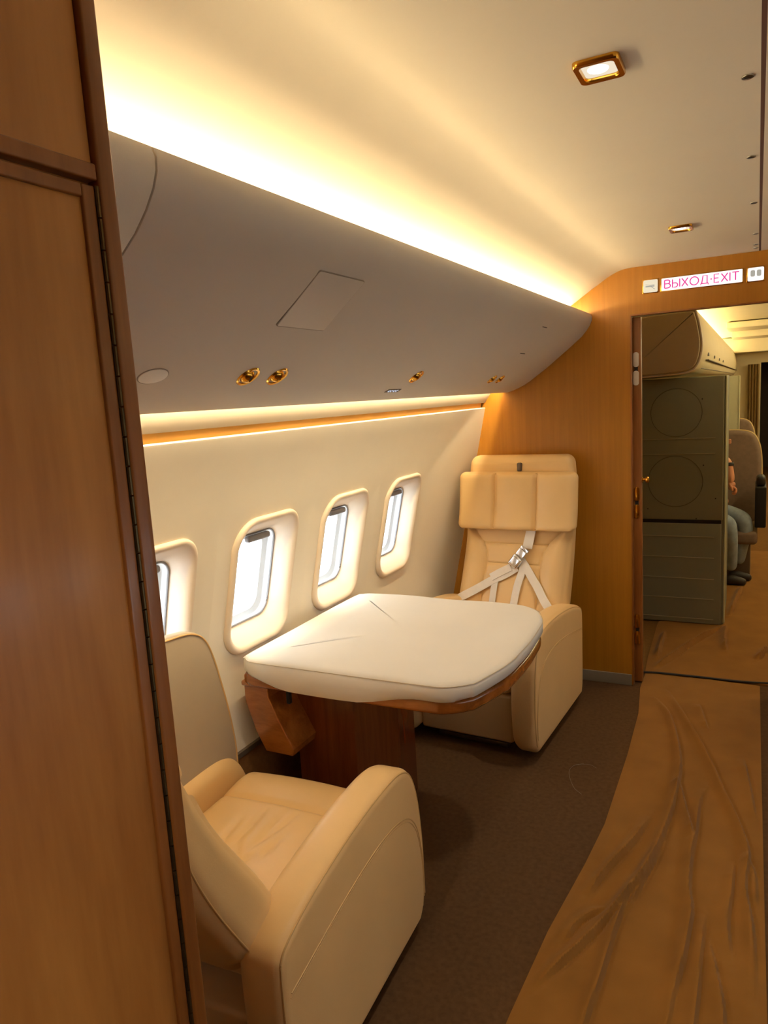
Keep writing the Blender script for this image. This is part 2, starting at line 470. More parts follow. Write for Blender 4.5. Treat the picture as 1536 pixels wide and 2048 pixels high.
# windows: surround, reveal, panes, shade
def window(i, yc, side):
    mx = (lambda x: x) if side < 0 else (lambda x: 2 * CX - x)
    root = bpy.data.objects.new('window_%d' % i, None); COL.objects.link(root); root.location = (mx(wx(WIN_Z)), yc, WIN_Z); root['kind'] = 'structure'
    # loops: (half y, half z, corner radius, offset towards the cabin, centre shift z)
    loops = [(0.180, 0.236, 0.093, -0.002, 0), (0.182, 0.238, 0.095, 0.004, 0), (0.179, 0.235, 0.092, 0.012, 0), (0.172, 0.228, 0.086, 0.018, 0),
             (0.163, 0.218, 0.080, 0.0165, 0), (0.156, 0.210, 0.076, 0.006, 0), (0.152, 0.200, 0.072, -0.004, 0.001), (0.148, 0.180, 0.065, -0.030, 0.003),
             (0.145, 0.166, 0.060, -0.055, 0.005), (0.142, 0.160, 0.058, -0.062, 0.006)]
    def ring(hy, hz, r, off, dz):
        out = []
        for p in rrect(hy, hz, r, 8):
            z = WIN_Z + p[1] + dz
            zz = WIN_Z + (z - WIN_Z) * 1.0
            out.append((mx(wx(zz) + off), yc + p[0], zz))
        return out
    V, F = [], []
    for l in loops: V += ring(*l)
    n = len(V) // len(loops)
    for k in range(len(loops) - 1):
        for a in range(n):
            b = (a + 1) % n
            F.append((k * n + a, k * n + b, (k + 1) * n + b, (k + 1) * n + a))
    obj('window_frame', (V, F), M_FRAME, root, angle=60)
    # dark gasket round the pane
    g = ring(0.142, 0.160, 0.058, -0.060, 0.006)
    obj('gasket', tube(g, 0.004, 6, True), mat_gasket, root)
    def pane(hy, hz, r, off, m, name):
        p = ring(hy, hz, r, off, 0.006)
        V = [(mx(wx(WIN_Z) + off), yc, WIN_Z)] + p
        F = [(0, 1 + a, 1 + (a + 1) % len(p)) for a in range(len(p))]
        obj(name, (V, F), m, root)
    pane(0.144, 0.162, 0.059, -0.064, M_GLASS, 'inner_pane')
    # second pane further out with its seal
    V, F = [], []
    for l in [(0.144, 0.162, 0.059, -0.062, 0.006), (0.140, 0.158, 0.058, -0.085, 0.006), (0.118, 0.138, 0.055, -0.090, 0.006), (0.114, 0.134, 0.055, -0.110, 0.006)]: V += ring(*l)
    for k in range(3):
        for a in range(n):
            b = (a + 1) % n
            F.append((k * n + a, k * n + b, (k + 1) * n + b, (k + 1) * n + a))
    obj('pane_seal', (V, F), mat_seal, root)
    pane(0.116, 0.136, 0.055, -0.108, M_GLASS, 'outer_pane')
    if side < 0:
        zt = WIN_Z + 0.150
        obj('shade_handle', rbox((mx(wx(zt) - 0.050), yc + 0.02, zt), (0.012, 0.062, 0.011), 0.008, 3), mat_gasket, root)
mat_gasket = mat('window_gasket', (150, 148, 150), 0.6)
mat_seal = mat('window_seal', (240, 242, 244), 0.6)
for k, y in enumerate(WIN_Y): window(k + 1, y, -1)
for k, y in enumerate(WIN_Y): window(k + 7, y, 1)

# tubes in the coves and behind the side panels
def light_tube(name, x, z, y0, y1, m, label, r=0.012):
    t = thing(name, (x, y0, z), label, 'light')
    obj('tube', tube([(x, y0 + 0.01, z), (x, y1 - 0.01, z)], r, 10), m, t)
    for ya in (y0, y1 - 0.012): obj('socket', bx(x - r * 1.3, x + r * 1.3, ya, ya + 0.012, z - r * 1.3, z + r * 1.3, 0.003), M_WHITE, t)
light_tube('cove_light', -0.86, 1.913, 0.575, YB - 0.01, M_TUBE, 'warm light tube lying in the trough above the long overhead bin')
light_tube('panel_light', -1.172, 1.688, 0.60, YB - 0.01, M_TUBE_LOW, 'warm light tube hidden in the slot behind the long overhead bin', 0.009)
light_tube('cove_light', 2 * CX + 0.89, 1.882, Y_BACK + 0.05, YB - 0.01, M_TUBE_FILL, 'unseen fill light tube added above the overhead bin of the opposite side')  # mirrored cove tube out of view, added as fill light

# ------------------------------------------------------------------ overhead bins
BIN = [(-0.775, 1.900), (-0.768, 1.921), (-0.755, 1.927), (-0.744, 1.922), (-0.738, 1.908), (-0.739, 1.890), (-0.748, 1.868), (-0.765, 1.843), (-0.790, 1.815), (-0.845, 1.770), (-0.901, 1.727), (-0.97, 1.674), (-1.02, 1.640),
       (-1.061, 1.612), (-1.09, 1.595), (-1.116, 1.583), (-1.15, 1.570), (-1.185, 1.561), (-1.200, 1.562), (-1.203, 1.574), (-1.152, 1.655), (-1.148, 1.71), (-1.09, 1.765), (-1.0, 1.83), (-0.90, 1.842), (-0.80, 1.845), (-0.780, 1.865)]
def bin_x(z):
    pts = sorted([(p[1], p[0]) for p in BIN[5:18]])
    return float(np.interp(z, [a for a, _ in pts], [b for _, b in pts]))
def bin_n(z):
    d = 0.004
    dx = bin_x(z + d) - bin_x(z - d); v = Vector((2 * d, 0, -dx)); return v.normalized()
bin_l = thing('overhead_bin', (-0.95, 0.81, 1.56), 'long grey-beige overhead bin running above the windows to the wooden bulkhead', 'overhead bin')
obj('bin_body', slab(BIN, 0.8035, YB - 0.001, 0.002, 0.0, 'y', 2), M_BIN, bin_l, angle=30)
bin_s = thing('overhead_bin', (-0.95, 0.57, 1.56), 'short overhead bin section beside the wardrobe, beyond the curved joint', 'overhead bin')
obj('bin_body', slab(BIN, 0.566, 0.8005, 0.0, 0.002, 'y', 2), M_BIN, bin_s, angle=30)
bin_r = thing('overhead_bin', (2 * CX + 0.95, 0.5, 1.56), 'overhead bin of the opposite side of the cabin', 'overhead bin')
obj('bin_body', slab(mirror(BIN), Y_BACK + 0.02, YB - 0.001, 0.002, 0.002, 'y', 2), M_BIN, bin_r, angle=30)

# access hatch let into the bin face
def on_bin(z, y, off=0.0):
    n = bin_n(z); return Vector((bin_x(z), y, z)) + n * off
def bin_frame(z, y, off=0.0):
    n = bin_n(z); Y = Vector((0, 1, 0)); T = n.cross(Y)
    return on_bin(z, y, off), Y, T, n       # centre, along, up the slope, outwards
c, Y_, T_, N_ = bin_frame(1.775, 1.374)
hatch = thing('access_hatch', c, 'square flush access hatch in the face of the long overhead bin', 'hatch')
obj('gap', oriented(slab(rrect(0.0945, 0.0765, 0.006, 3), -0.004, 0.0006, 0, 0, 'z'), c, Y_, T_, N_), M_SEAM, hatch)
obj('cover', oriented(slab(rrect(0.0925, 0.0745, 0.005, 3), -0.003, 0.0018, 0, 0.001, 'z', 2), c, Y_, T_, N_), M_BIN, hatch)
for zz, yy in ((1.818, 3.04), (1.723, 3.115)):
    c, Y_, T_, N_ = bin_frame(zz, yy)
    tag(obj('slot_mark', oriented(bx(-0.035, 0.035, -0.0015, 0.0015, -0.002, 0.001, 0.0004), c, Y_, T_, N_), M_DARK, origin=c), 'thin slit in the bin face near the bulkhead, ' + ('upper one' if zz > 1.8 else 'lower one'), 'slit')

# reading lights, loudspeaker, row sign on the bin's underside
SP_Z = 1.632
c, Y_, T_, N_ = bin_frame(SP_Z, 1.052)
spk = thing('loudspeaker', c, 'white oval loudspeaker cover under the bin beside the wardrobe', 'loudspeaker')
ell = [(0.036 * math.cos(a), 0.022 * math.sin(a)) for a in np.linspace(0, 2 * PI, 40, endpoint=False)]
obj('rim', oriented(slab([(p[0] * 1.06, p[1] * 1.09) for p in ell], -0.004, 0.0012, 0, 0.0008, 'z', 2), c, Y_, T_, N_), M_SEAM, spk)
obj('grille', oriented(slab(ell, -0.002, 0.0022, 0, 0.0015, 'z', 3), c, Y_, T_, N_), M_WHITE, spk)

def reading_light(y, label, z=SP_Z, s=1.0, tilt=0.0):
    c, Y_, T_, N_ = bin_frame(z, y)
    t = thing('reading_light', c, label, 'reading light', 'brass reading lights under the bin')
    obj('bezel', lathe(c, N_, [(0.029 * s, -0.004), (0.031 * s, 0.001), (0.029 * s, 0.004), (0.024 * s, 0.003), (0.022 * s, -0.006), (0.004, -0.012)], 28), M_BRASS, t)
    ax = (N_ + T_ * tilt + Y_ * 0.2).normalized()
    cc = c - N_ * 0.003
    e = obj('eyeball', lathe(cc, ax, [(0.019 * s, -0.012), (0.0205 * s, -0.004), (0.019 * s, 0.004), (0.014 * s, 0.010), (0.0095 * s, 0.013), (0.009 * s, 0.010), (0.003, 0.009)], 22), M_BRASS, t)
    obj('lens', lathe(cc + ax * 0.009, ax, [(0.0075 * s, 0), (0.006 * s, 0.002), (0.001, 0.0028)], 14), M_BLACK, e)
    return t
reading_light(1.346, 'brass swivel reading light nearest the loudspeaker, left of a pair', tilt=0.25)
reading_light(1.460, 'brass swivel reading light, right one of the pair nearest the loudspeaker', tilt=-0.1)
reading_light(2.268, 'single brass swivel reading light near the small row sign', tilt=0.1)
reading_light(3.105, 'small brass reading light near the bulkhead, left of the far pair', z=1.623, s=0.85)
reading_light(3.215, 'small brass reading light right beside the bulkhead, right of the far pair', z=1.623, s=0.85)
c, Y_, T_, N_ = bin_frame(1.590, 2.225)
rs = thing('row_sign', c, 'tiny dark row sign with white figures on the bin edge', 'sign')
obj('plate', oriented(slab(rrect(0.050, 0.0105, 0.002, 2), -0.003, 0.0012, 0, 0.0006, 'z', 2), c, Y_, T_, N_), M_TRIMGREY, rs)
for k, dy in enumerate((-0.030, -0.012, 0.008, 0.028)):
    loop = [(dy + 0.006 * math.cos(a), 0.0052 * math.sin(a)) for a in np.linspace(0.4, 5.9 - 0.6 * (k % 2), 14)]
    obj('figure', oriented(tube([(p[0], p[1], 0.0016) for p in loop], 0.0012, 5), c, Y_, T_, N_), M_READ, rs)

# ------------------------------------------------------------------ ceiling fittings
def downlight(x, y, label, power):
    z = 2.118
    t = thing('downlight', (x, y, z), label, 'ceiling light', 'square brass downlights in the ceiling')
    fr = []
    out = rrect(0.040, 0.046, 0.012, 5); inn = rrect(0.029, 0.034, 0.009, 5)
    V, F = [], []
    for pl, zz in ((out, z + 0.001), (out, z - 0.007), ([(p[0] * 0.96, p[1] * 0.96) for p in out], z - 0.0095), ([(p[0] * 1.03, p[1] * 1.03) for p in inn], z - 0.009), (inn, z - 0.006), (inn, z + 0.004)):
        V += [(x + p[0], y + p[1], zz) for p in pl]
    n = len(out)
    for k in range(5):
        for a in range(n): F.append((k * n + a, k * n + (a + 1) % n, (k + 1) * n + (a + 1) % n, (k + 1) * n + a))
    obj('frame', (V, F), M_BRASS, t)
    obj('lens', slab([(x + p[0], y + p[1]) for p in rrect(0.0285, 0.0335, 0.009, 5)], z - 0.0035, z - 0.001, 0.001, 0, 'z', 2), M_LENS, t)
    obj('bulb', lathe((x - 0.002, y, z - 0.0030), (0, 0, -1), [(0.019, 0), (0.017, 0.0022), (0.010, 0.0034), (0.001, 0.0038)], 20), M_LAMP, t)
    ld = bpy.data.lights.new('downlight_beam', 'SPOT'); ld.energy = power; ld.color = (1.0, 0.86, 0.66)
    ld.spot_size = math.radians(120); ld.spot_blend = 0.9; ld.shadow_soft_size = 0.03
    lo = bpy.data.objects.new('downlight_beam', ld); COL.objects.link(lo); lo.parent = t; lo.location = (0, 0, -0.02)
downlight(-0.258, 1.414, 'square brass downlight, the big near one in the ceiling', SPOT_POWER)
downlight(-0.258, 2.967, 'square brass downlight, the small far one before the bulkhead', SPOT_POWER)
downlight(-0.258, -0.14, 'square brass downlight overhead behind the camera', SPOT_POWER)
for k, (x, y, w) in enumerate(((-0.026, 1.626, 'nearest'), (-0.024, 2.187, 'second nearest'), (-0.021, 2.743, 'third from the camera'), (-0.017, 3.317, 'fourth from the camera'), (-0.016, 3.575, 'last but one before the bulkhead'), (-0.016, 3.668, 'last one against the bulkhead'))):
    t = thing('ceiling_latch', (x, y, 2.118), 'small oval metal latch by the ceiling joint, ' + w, 'latch', 'latches along the ceiling joint')
    e = [(x + 0.011 * math.cos(a), y + 0.012 * math.sin(a)) for a in np.linspace(0, 2 * PI, 18, endpoint=False)]
    obj('plate', slab(e, 2.1155, 2.119, 0.001, 0, 'z', 2), M_STEEL, t)
    obj('slot', bx(x - 0.007, x + 0.007, y - 0.002, y + 0.002, 2.1148, 2.1165, 0.0005), M_DARK, t)

# ------------------------------------------------------------------ wardrobe at the left
wx0 = -0.57
wd = thing('wardrobe', (-0.75, 0.0, 0.0), 'tall cherry wood wardrobe with framed door filling the left edge', 'wardrobe')
WB = [(-1.40, 0.0), (-1.44, 0.2), (-1.46, 0.5), (-1.45, 0.8), (-1.40, 1.05), (-1.30, 1.30), (-1.19, 1.50), (-1.10, 1.70), (-1.00, 1.84), (-0.88, 1.925), (-0.80, 1.978), (-0.72, 2.028), (-0.66, 2.066), (-0.62, 2.085), (-0.582, 2.095), (-0.582, 0.0)]
obj('carcass', slab(WB, -0.45, 0.553, 0.001, 0.001, 'y', 2), M_WOOD_DOOR, wd, angle=30)
obj('stile', bx(-0.584, -0.566, 0.5345, 0.5545, 0.0, 2.092, 0.003), M_WOOD_TRIM, wd)
obj('rail', bx(-0.584, -0.568, -0.45, 0.534, 1.7845, 1.800, 0.002), M_WOOD_TRIM, wd)
obj('upper_panel', bx(-0.583, -0.573, -0.45, 0.533, 1.801, 2.085, 0.001), M_WOOD_DOOR, wd)
dr = obj('door', bx(-0.583, -0.5745, -0.44, 0.517, 0.06, 1.768, 0.001), M_WOOD_DOOR, wd)
obj('door_frame', join(bx(-0.583, -0.5705, 0.516, 0.5315, 0.045, 1.780, 0.002), bx(-0.583, -0.5705, -0.45, 0.516, 1.767, 1.780, 0.002), bx(-0.583, -0.5705, -0.45, 0.516, 0.045, 0.060, 0.002)), M_WOOD_TRIM, dr)
hz = obj('hinge', join(bx(-0.578, -0.5715, 0.5318, 0.5342, 0.05, 1.778, 0.0005), *[tube([(-0.570, 0.533, 0.06 + 0.0302 * k), (-0.570, 0.533, 0.06 + 0.0302 * k + 0.0285)], 0.0023, 8) for k in range(57)]), M_HINGE, wd)
obj('plinth', bx(-0.60, -0.574, -0.45, 0.534, 0.0, 0.044, 0.002), M_WOOD_TRIM, wd)

# ------------------------------------------------------------------ armchairs
FZ = [0.30, 0.42, 0.55, 0.75, 0.9, 1.0, 1.25]; FY = [-0.16, -0.19, -0.25, -0.35, -0.41, -0.435, -0.465]
def fb(z): return float(np.interp(z, FZ, FY))
_fbs = catmull(list(zip(FZ, FY)), 8); _fz = [p[0] for p in _fbs]; _fy = [p[1] for p in _fbs]
def fbs(z): return float(np.interp(z, _fz, _fy))
SU = ([0.30, 0.52, 0.61, 0.69, 0.747, 0.80, 0.86, 0.95], [0.150, 0.150, 0.148, 0.142, 0.150, 0.180, 0.240, 0.30])
def su(z): return float(np.interp(z, *SU))
def groove(d, w=0.005, a=0.006): return a * math.exp(-(d / w) ** 2)
def sstep(a, b, t):
    t = max(0, min(1, (t - a) / (b - a))); return t * t * (3 - 2 * t)

def g_backrest(thin=0.0):
    c = (0, -0.065, 0.80); h = (0.285, 0.065, 0.435)
    def d(v):
        x, y, z = v
        f = (y + 0.13) / 0.13                       # 0 back, 1 front
        wz = 0.222 / 0.285 + (1 - 0.222 / 0.285) * sstep(0.40, 0.47, z)
        wz *= 1 - 0.03 * sstep(1.1, 1.235, z)
        xx = x * wz
        th = 0.155 - 0.06 * sstep(0.55, 1.1, z)
        cut = thin * sstep(0.56, 0.90, z)
        yy = fbs(z) - cut - (th - cut) * (1 - f)
        if f > 0.9 and z < 1.2:
            s = su(z); a = abs(xx)
            if a > s:
                q = (a - s) / max(0.02, 0.285 - s)
                yy += (0.028 if thin == 0 else 0.010) * math.sin(PI * min(1, q)) * sstep(0.4, 0.5, z)
            else:
                yy += 0.006 * math.cos(PI / 2 * a / s)
            yy -= groove(a - s)
            if a < s:
                yy -= groove(z - 0.788) + groove(z - 0.692)
        return (xx, yy, z)
    return rbox(c, h, 0.045, 6, (84, 3, 130), d)

def g_headrest():
    def d(v):
        x, y, z = v
        f = (y + 0.075) / 0.075
        yy = fbs(z) + 0.052 * f - 0.014 * (1 - f) + 0.008
        if f > 0.85:
            a = abs(x)
            q = a / 0.11 if a < 0.11 else (a - 0.11) / 0.2
            yy += 0.018 * (1 - (2 * q - 1) ** 2 if a > 0.11 else 1 - q * q)
            yy -= groove(a - 0.11, 0.007, 0.014)
        return (x, yy, z)
    return rbox((0, -0.0375, 1.008), (0.315, 0.0375, 0.147), 0.032, 5, (70, 2, 20), d)

ARM = catmull([(0.345, 0.045), (0.378, 0.09), (0.393, 0.20), (0.390, 0.31), (0.372, 0.43), (0.335, 0.515), (0.28, 0.557), (0.19, 0.572), (0.02, 0.568), (-0.14, 0.550), (-0.25, 0.528), (-0.32, 0.505), (-0.352, 0.482), (-0.362, 0.44), (-0.360, 0.30), (-0.352, 0.12), (-0.330, 0.045)], 5) 
def g_arm(s):
    V, F = slab(ARM, 0.226, 0.345, 0.045, 0.026, 'x', 6)
    V = [(v[0] * s, v[1], v[2]) for v in V]
    return V, F
def g_piping(s):
    p = inset(ARM, 0.010)
    n0 = [q for q in p[4:70]]
    return tube([(s * 0.3395, q[0], q[1]) for q in n0], 0.0026, 6)
def g_stitch(s):
    p = catmull([(0.372, 0.12), (0.368, 0.24), (0.335, 0.355), (0.26, 0.420), (0.12, 0.444), (-0.08, 0.430), (-0.33, 0.388)], 8)
    return join(tube([(s * 0.3456, q[0], q[1]) for q in p], 0.0016, 5), tube([(s * 0.3454, q[0] - 0.004, q[1] - 0.008) for q in p], 0.0009, 5))

def g_cushion():
    rnd = random.Random(3)
    wr = [(rnd.uniform(-0.12, 0.12), rnd.uniform(-0.1, 0.1), rnd.uniform(-0.5, 0.5), rnd.uniform(0.04, 0.09)) for _ in range(9)]
    def d(v):
        x, y, z = v
        if z > 0.40:
            z += 0.012 * math.cos(PI * x / 0.5) 
            z -= groove(y - 0.185, 0.007, 0.010)
            z += 0.010 * math.exp(-((y - 0.27) / 0.06) ** 2)
            for (a, b, t, l) in wr:
                dx, dy = x - a, y - b
                u = dx * math.cos(t) - dy * math.sin(t); w = dx * math.sin(t) + dy * math.cos(t)
                z -= 0.008 * math.exp(-(u / 0.010) ** 2 - (w / l) ** 2)
        return (x, y, z)
    return rbox((0, 0.05, 0.352), (0.226, 0.295, 0.080), 0.045, 5, (46, 64, 2), d)

_seat_cache = {}
def seat_part(name, key, build, m, parent, label=None):
    if key not in _seat_cache:
        V, F = build(); _seat_cache[key] = make_mesh(name, V, F, m)
    o = bpy.data.objects.new(name, _seat_cache[key]); COL.objects.link(o); o.parent = parent
    if label: o['label'] = label
    return o

def armchair(loc, rz, label, near):
    t = thing('armchair', loc, label, 'armchair', 'leather club armchairs at the table', rz)
    seat_part('plinth', 'plinth', lambda: join(bx(-0.17, 0.17, -0.24, 0.27, 0.0, 0.022, 0.003), bx(-0.13, 0.13, -0.18, 0.20, 0.02, 0.062, 0.004)), M_STEEL, t)
    seat_part('base', 'base', lambda: rbox((0, 0.01, 0.165), (0.222, 0.325, 0.108), 0.014, 3, (4, 4, 2)), M_LEATHER2, t)
    seat_part('seat_cushion', 'cushion', g_cushion, M_LEATHER, t)
    b = seat_part('backrest', 'back%d' % near, lambda: g_backrest(0.018 if near else 0.0), M_LEATHER, t)
    for s in (-1, 1):
        a = seat_part('armrest', 'arm%d' % s, lambda: g_arm(s), M_LEATHER, t)
        seat_part('piping', 'pip%d' % s, lambda: g_piping(s), M_STITCH, a)
        seat_part('stitching', 'sti%d' % s, lambda: g_stitch(s), M_STITCH, a)
        seat_part('seam', 'seam%d' % s, lambda: tube([(s * 0.2795, fbs(z) - (0.155 - 0.06 * sstep(0.55, 1.1, z)) + 0.022, z) for z in np.linspace(0.40, 1.15, 28)], 0.0022, 6), M_STITCH, b)
    seat_part('headrest', 'head', g_headrest, M_LEATHER, t)
    return t

far_chair = armchair((-1.115, 3.165, 0.0), math.radians(177), 'cream leather armchair by the bulkhead with white seat belts, facing the camera', False)
near_chair = armchair((-1.175, 1.345, 0.0), math.radians(2.5), 'cream leather armchair beside the wardrobe, seen from behind', True)

for ch in near_chair.children:
    if ch.name.startswith('backrest'):
        ch.scale = (0.96, 1, 1); a_ = math.radians(4.5); ch.rotation_euler = (a_, 0, 0)
        ch.location = (0, -0.25 * (1 - math.cos(a_)) + 0.55 * math.sin(a_) - 0.006, 0.55 * (1 - math.cos(a_)) + 0.25 * math.sin(a_))
    if ch.name.startswith('armrest') and ch.data == _seat_cache['arm-1']:
        ch.scale = (1, 0.97, 0.89)
    if ch.name.startswith('headrest'):
        ch.scale = (0.88, 1, 1); ch.rotation_euler = (a_, 0, 0)
        ch.location = (0, -0.25 * (1 - math.cos(a_)) + 0.55 * math.sin(a_) - 0.110, 0.06 + 0.55 * (1 - math.cos(a_)) + 0.25 * math.sin(a_))
# strap hook and belts of the far armchair (local coordinates)
def strip(pts, w, th=0.0022, off=0.0):
    """flat webbing through local (x, z) points lying on the backrest"""
    P = []
    for x, z in catmull(pts, 6): P.append(Vector((x, fbs(z) + 0.014 + off + 0.027 * math.sin(PI * min(1, max(0, (abs(x) - su(z)) / max(0.02, 0.285 - su(z))))) * sstep(0.4, 0.5, z), z)))
    V, F = [], []; n = len(P)
    for i, p in enumerate(P):
        d = (P[min(n - 1, i + 1)] - P[max(0, i - 1)]).normalized()
        nn = Vector((0, 0.94, 0.34)); s = d.cross(nn).normalized(); u = s.cross(d).normalized()
        for a, b in ((-w, -th), (w, -th), (w, th), (-w, th)): V.append(p + s * a + u * b)
    for i in range(n - 1):
        for k in range(4): F.append((i * 4 + k, i * 4 + (k + 1) % 4, (i + 1) * 4 + (k + 1) % 4, (i + 1) * 4 + k))
    F += [(3, 2, 1, 0), tuple(range((n - 1) * 4, n * 4))]
    return V, F
LB = dict(local=True, angle=30)
tag(obj('hook', rbox((-0.008, fbs(1.185) + 0.012, 1.178), (0.011, 0.012, 0.022), 0.006, 3), M_TRIMGREY, far_chair, **LB), 'small dark hook on the headrest')
obj('shoulder_belt', strip([(-0.094, 0.885), (-0.086, 0.86), (-0.080, 0.82), (-0.074, 0.775)], 0.025, off=0.010), M_BELT, far_chair, **LB)['label'] = 'white shoulder belt'
lap = obj('lap_belt', strip([(0.262, 0.515), (0.236, 0.534), (0.16, 0.575), (0.087, 0.618), (0.03, 0.645), (-0.03, 0.682)], 0.021, off=0.006), M_BELT, far_chair, **LB); lap['label'] = 'white lap belt running to the left'
obj('belt_end', strip([(0.098, 0.630), (0.055, 0.655), (0.0, 0.683)], 0.019, off=0.013), M_BELT, lap, **LB)
obj('lap_belt', strip([(-0.050, 0.715), (-0.078, 0.684), (-0.13, 0.621), (-0.211, 0.532), (-0.24, 0.50)], 0.0205, off=0.004), M_BELT, far_chair, **LB)['label'] = 'white lap belt running to the right'
obj('leg_strap', strip([(-0.058, 0.70), (-0.060, 0.665), (-0.044, 0.594), (-0.036, 0.50), (-0.034, 0.46)], 0.0185, off=0.002), M_BELT, far_chair, **LB)
obj('leg_strap', strip([(0.074, 0.62), (0.078, 0.593), (0.078, 0.517), (0.078, 0.46)], 0.0165, off=0.0015), M_BELT, far_chair, **LB)
cb = Vector((-0.040, fbs(0.738) + 0.042, 0.734))
dirb = Vector((-0.061, -0.012, 0.081)).normalized(); nb_ = Vector((0, 0.93, 0.36)); sb_ = dirb.cross(nb_).normalized(); nb_ = sb_.cross(dirb).normalized()
bk = obj('buckle', oriented(join(rbox((0, -0.022, 0), (0.023, 0.025, 0.010), 0.006, 3), rbox((0, -0.022, 0.010), (0.0185, 0.018, 0.005), 0.004, 3)), cb, sb_ * 1.25, dirb * 1.25, nb_ * 1.1), M_CHROME, far_chair, **LB); bk['label'] = 'chrome belt buckle'
obj('tongue', oriented(join(rbox((0, 0.020, 0.002), (0.020, 0.016, 0.006), 0.004, 3), rbox((0, 0.042, 0.0), (0.021, 0.006, 0.004), 0.003, 3), rbox((-0.014, 0.034, 0.0), (0.005, 0.008, 0.004), 0.003, 2), rbox((0.014, 0.034, 0.0), (0.005, 0.008, 0.004), 0.003, 2)), cb, sb_ * 1.25, dirb * 1.25, nb_ * 1.1), M_CHROME, bk, **LB)

# raised leather side wing of the near armchair, window side
WING = catmull([(0.335, 0.44), (0.334, 0.52), (0.318, 0.63), (0.293, 0.74), (0.268, 0.83), (0.240, 0.89), (0.195, 0.925), (0.12, 0.942), (-0.10, 0.960), (-0.36, 0.98)], 5)
WING = [np.array((0.300, 0.385)), np.array((0.325, 0.395)), np.array((0.333, 0.415))] + list(WING) + [np.array((-0.365, 0.90)), np.array((-0.36, 0.40)), np.array((-0.35, 0.385))]
wing_g = slab(WING, -0.300, -0.258, 0.012, 0.010, 'x', 4)
M_WING = mat('shaded_leather', (170, 153, 130), 0.45, var=0.03, vscale=5, bump=0.12, bscale=420, spec=0.4)  # chair leather greyed, shade put into the wing's colour
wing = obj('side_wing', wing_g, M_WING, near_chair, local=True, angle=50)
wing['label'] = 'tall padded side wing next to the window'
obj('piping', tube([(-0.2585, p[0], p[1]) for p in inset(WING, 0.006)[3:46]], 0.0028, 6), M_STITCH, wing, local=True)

# ------------------------------------------------------------------ table
tb = thing('dining_table', (-1.30, 2.19, 0.0), 'glossy cherry wood table on a pedestal under the windows', 'table')
def outline(x0, x1, y0, y1, bulge, rc, rl):
    pts = []
    yc = (y0 + y1) / 2
    pts += [(x0 + rl, y0), (-1.25, y0), (-1.0, y0 + 0.002), (x1 - rc * 1.15, y0 + 0.006)]
    for k in range(1, 6):
        a = -PI / 2 + PI / 2 * k / 6 * 0.86
        pts.append((x1 - rc + rc * math.cos(a), y0 + rc + 0.004 + rc * math.sin(a)))
    for t in (0.28, 0.42, 0.55, 0.68, 0.80):
        pts.append((x1 + bulge * math.sin(PI * (t - 0.05) / 0.9), y0 + (y1 - y0) * t))
    for k in range(1, 5):
        a = PI / 2 * (0.14 + 0.86 * k / 5)
        pts.append((x1 - rc + rc * math.cos(a), y1 - rc - 0.004 + rc * math.sin(a)))
    pts += [(x1 - rc * 1.15, y1 - 0.006), (-1.0, y1), (-1.25, y1), (x0 + rl, y1), (x0 + rl * 0.3, y1 - rl * 0.3), (x0, y1 - rl), (x0, yc), (x0, y0 + rl), (x0 + rl * 0.3, y0 + rl * 0.3)]
    return catmull(pts, 4, True)
TOP = outline(-1.505, -0.690, 1.785, 2.600, 0.036, 0.15, 0.05)
obj('tabletop', slab(TOP, 0.650, 0.697, 0.018, 0.014, 'z', 5), M_WOOD_TABLE, tb)
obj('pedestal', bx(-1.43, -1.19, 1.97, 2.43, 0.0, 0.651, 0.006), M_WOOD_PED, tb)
BR = [(-1.535, 0.632), (-1.437, 0.632), (-1.436, 0.60), (-1.405, 0.53), (-1.350, 0.430), (-1.358, 0.405), (-1.465, 0.405), (-1.50, 0.47), (-1.535, 0.575)]
br = obj('wall_bracket', slab(BR, 1.832, 2.56, 0.004, 0.004, 'y', 2), M_WOOD_TABLE, tb, angle=20)
obj('cap', bx(-1.540, -1.430, 1.822, 2.568, 0.633, 0.652, 0.007, 3), M_WOOD_TABLE, br)
obj('slide_rail', join(bx(-1.49, -1.44, 1.83, 1.87, 0.652, 0.668, 0.002), bx(-1.47, -1.455, 1.84, 1.86, 0.662, 0.690, 0.002)), M_STEEL, tb)
obj('latch', bx(-1.385, -1.37, 1.86, 1.875, 0.575, 0.645, 0.003), M_BLACK, tb)
obj('lower_rail', bx(-1.36, -1.20, 1.99, 2.41, 0.30, 0.34, 0.006), M_WOOD_PED, tb)

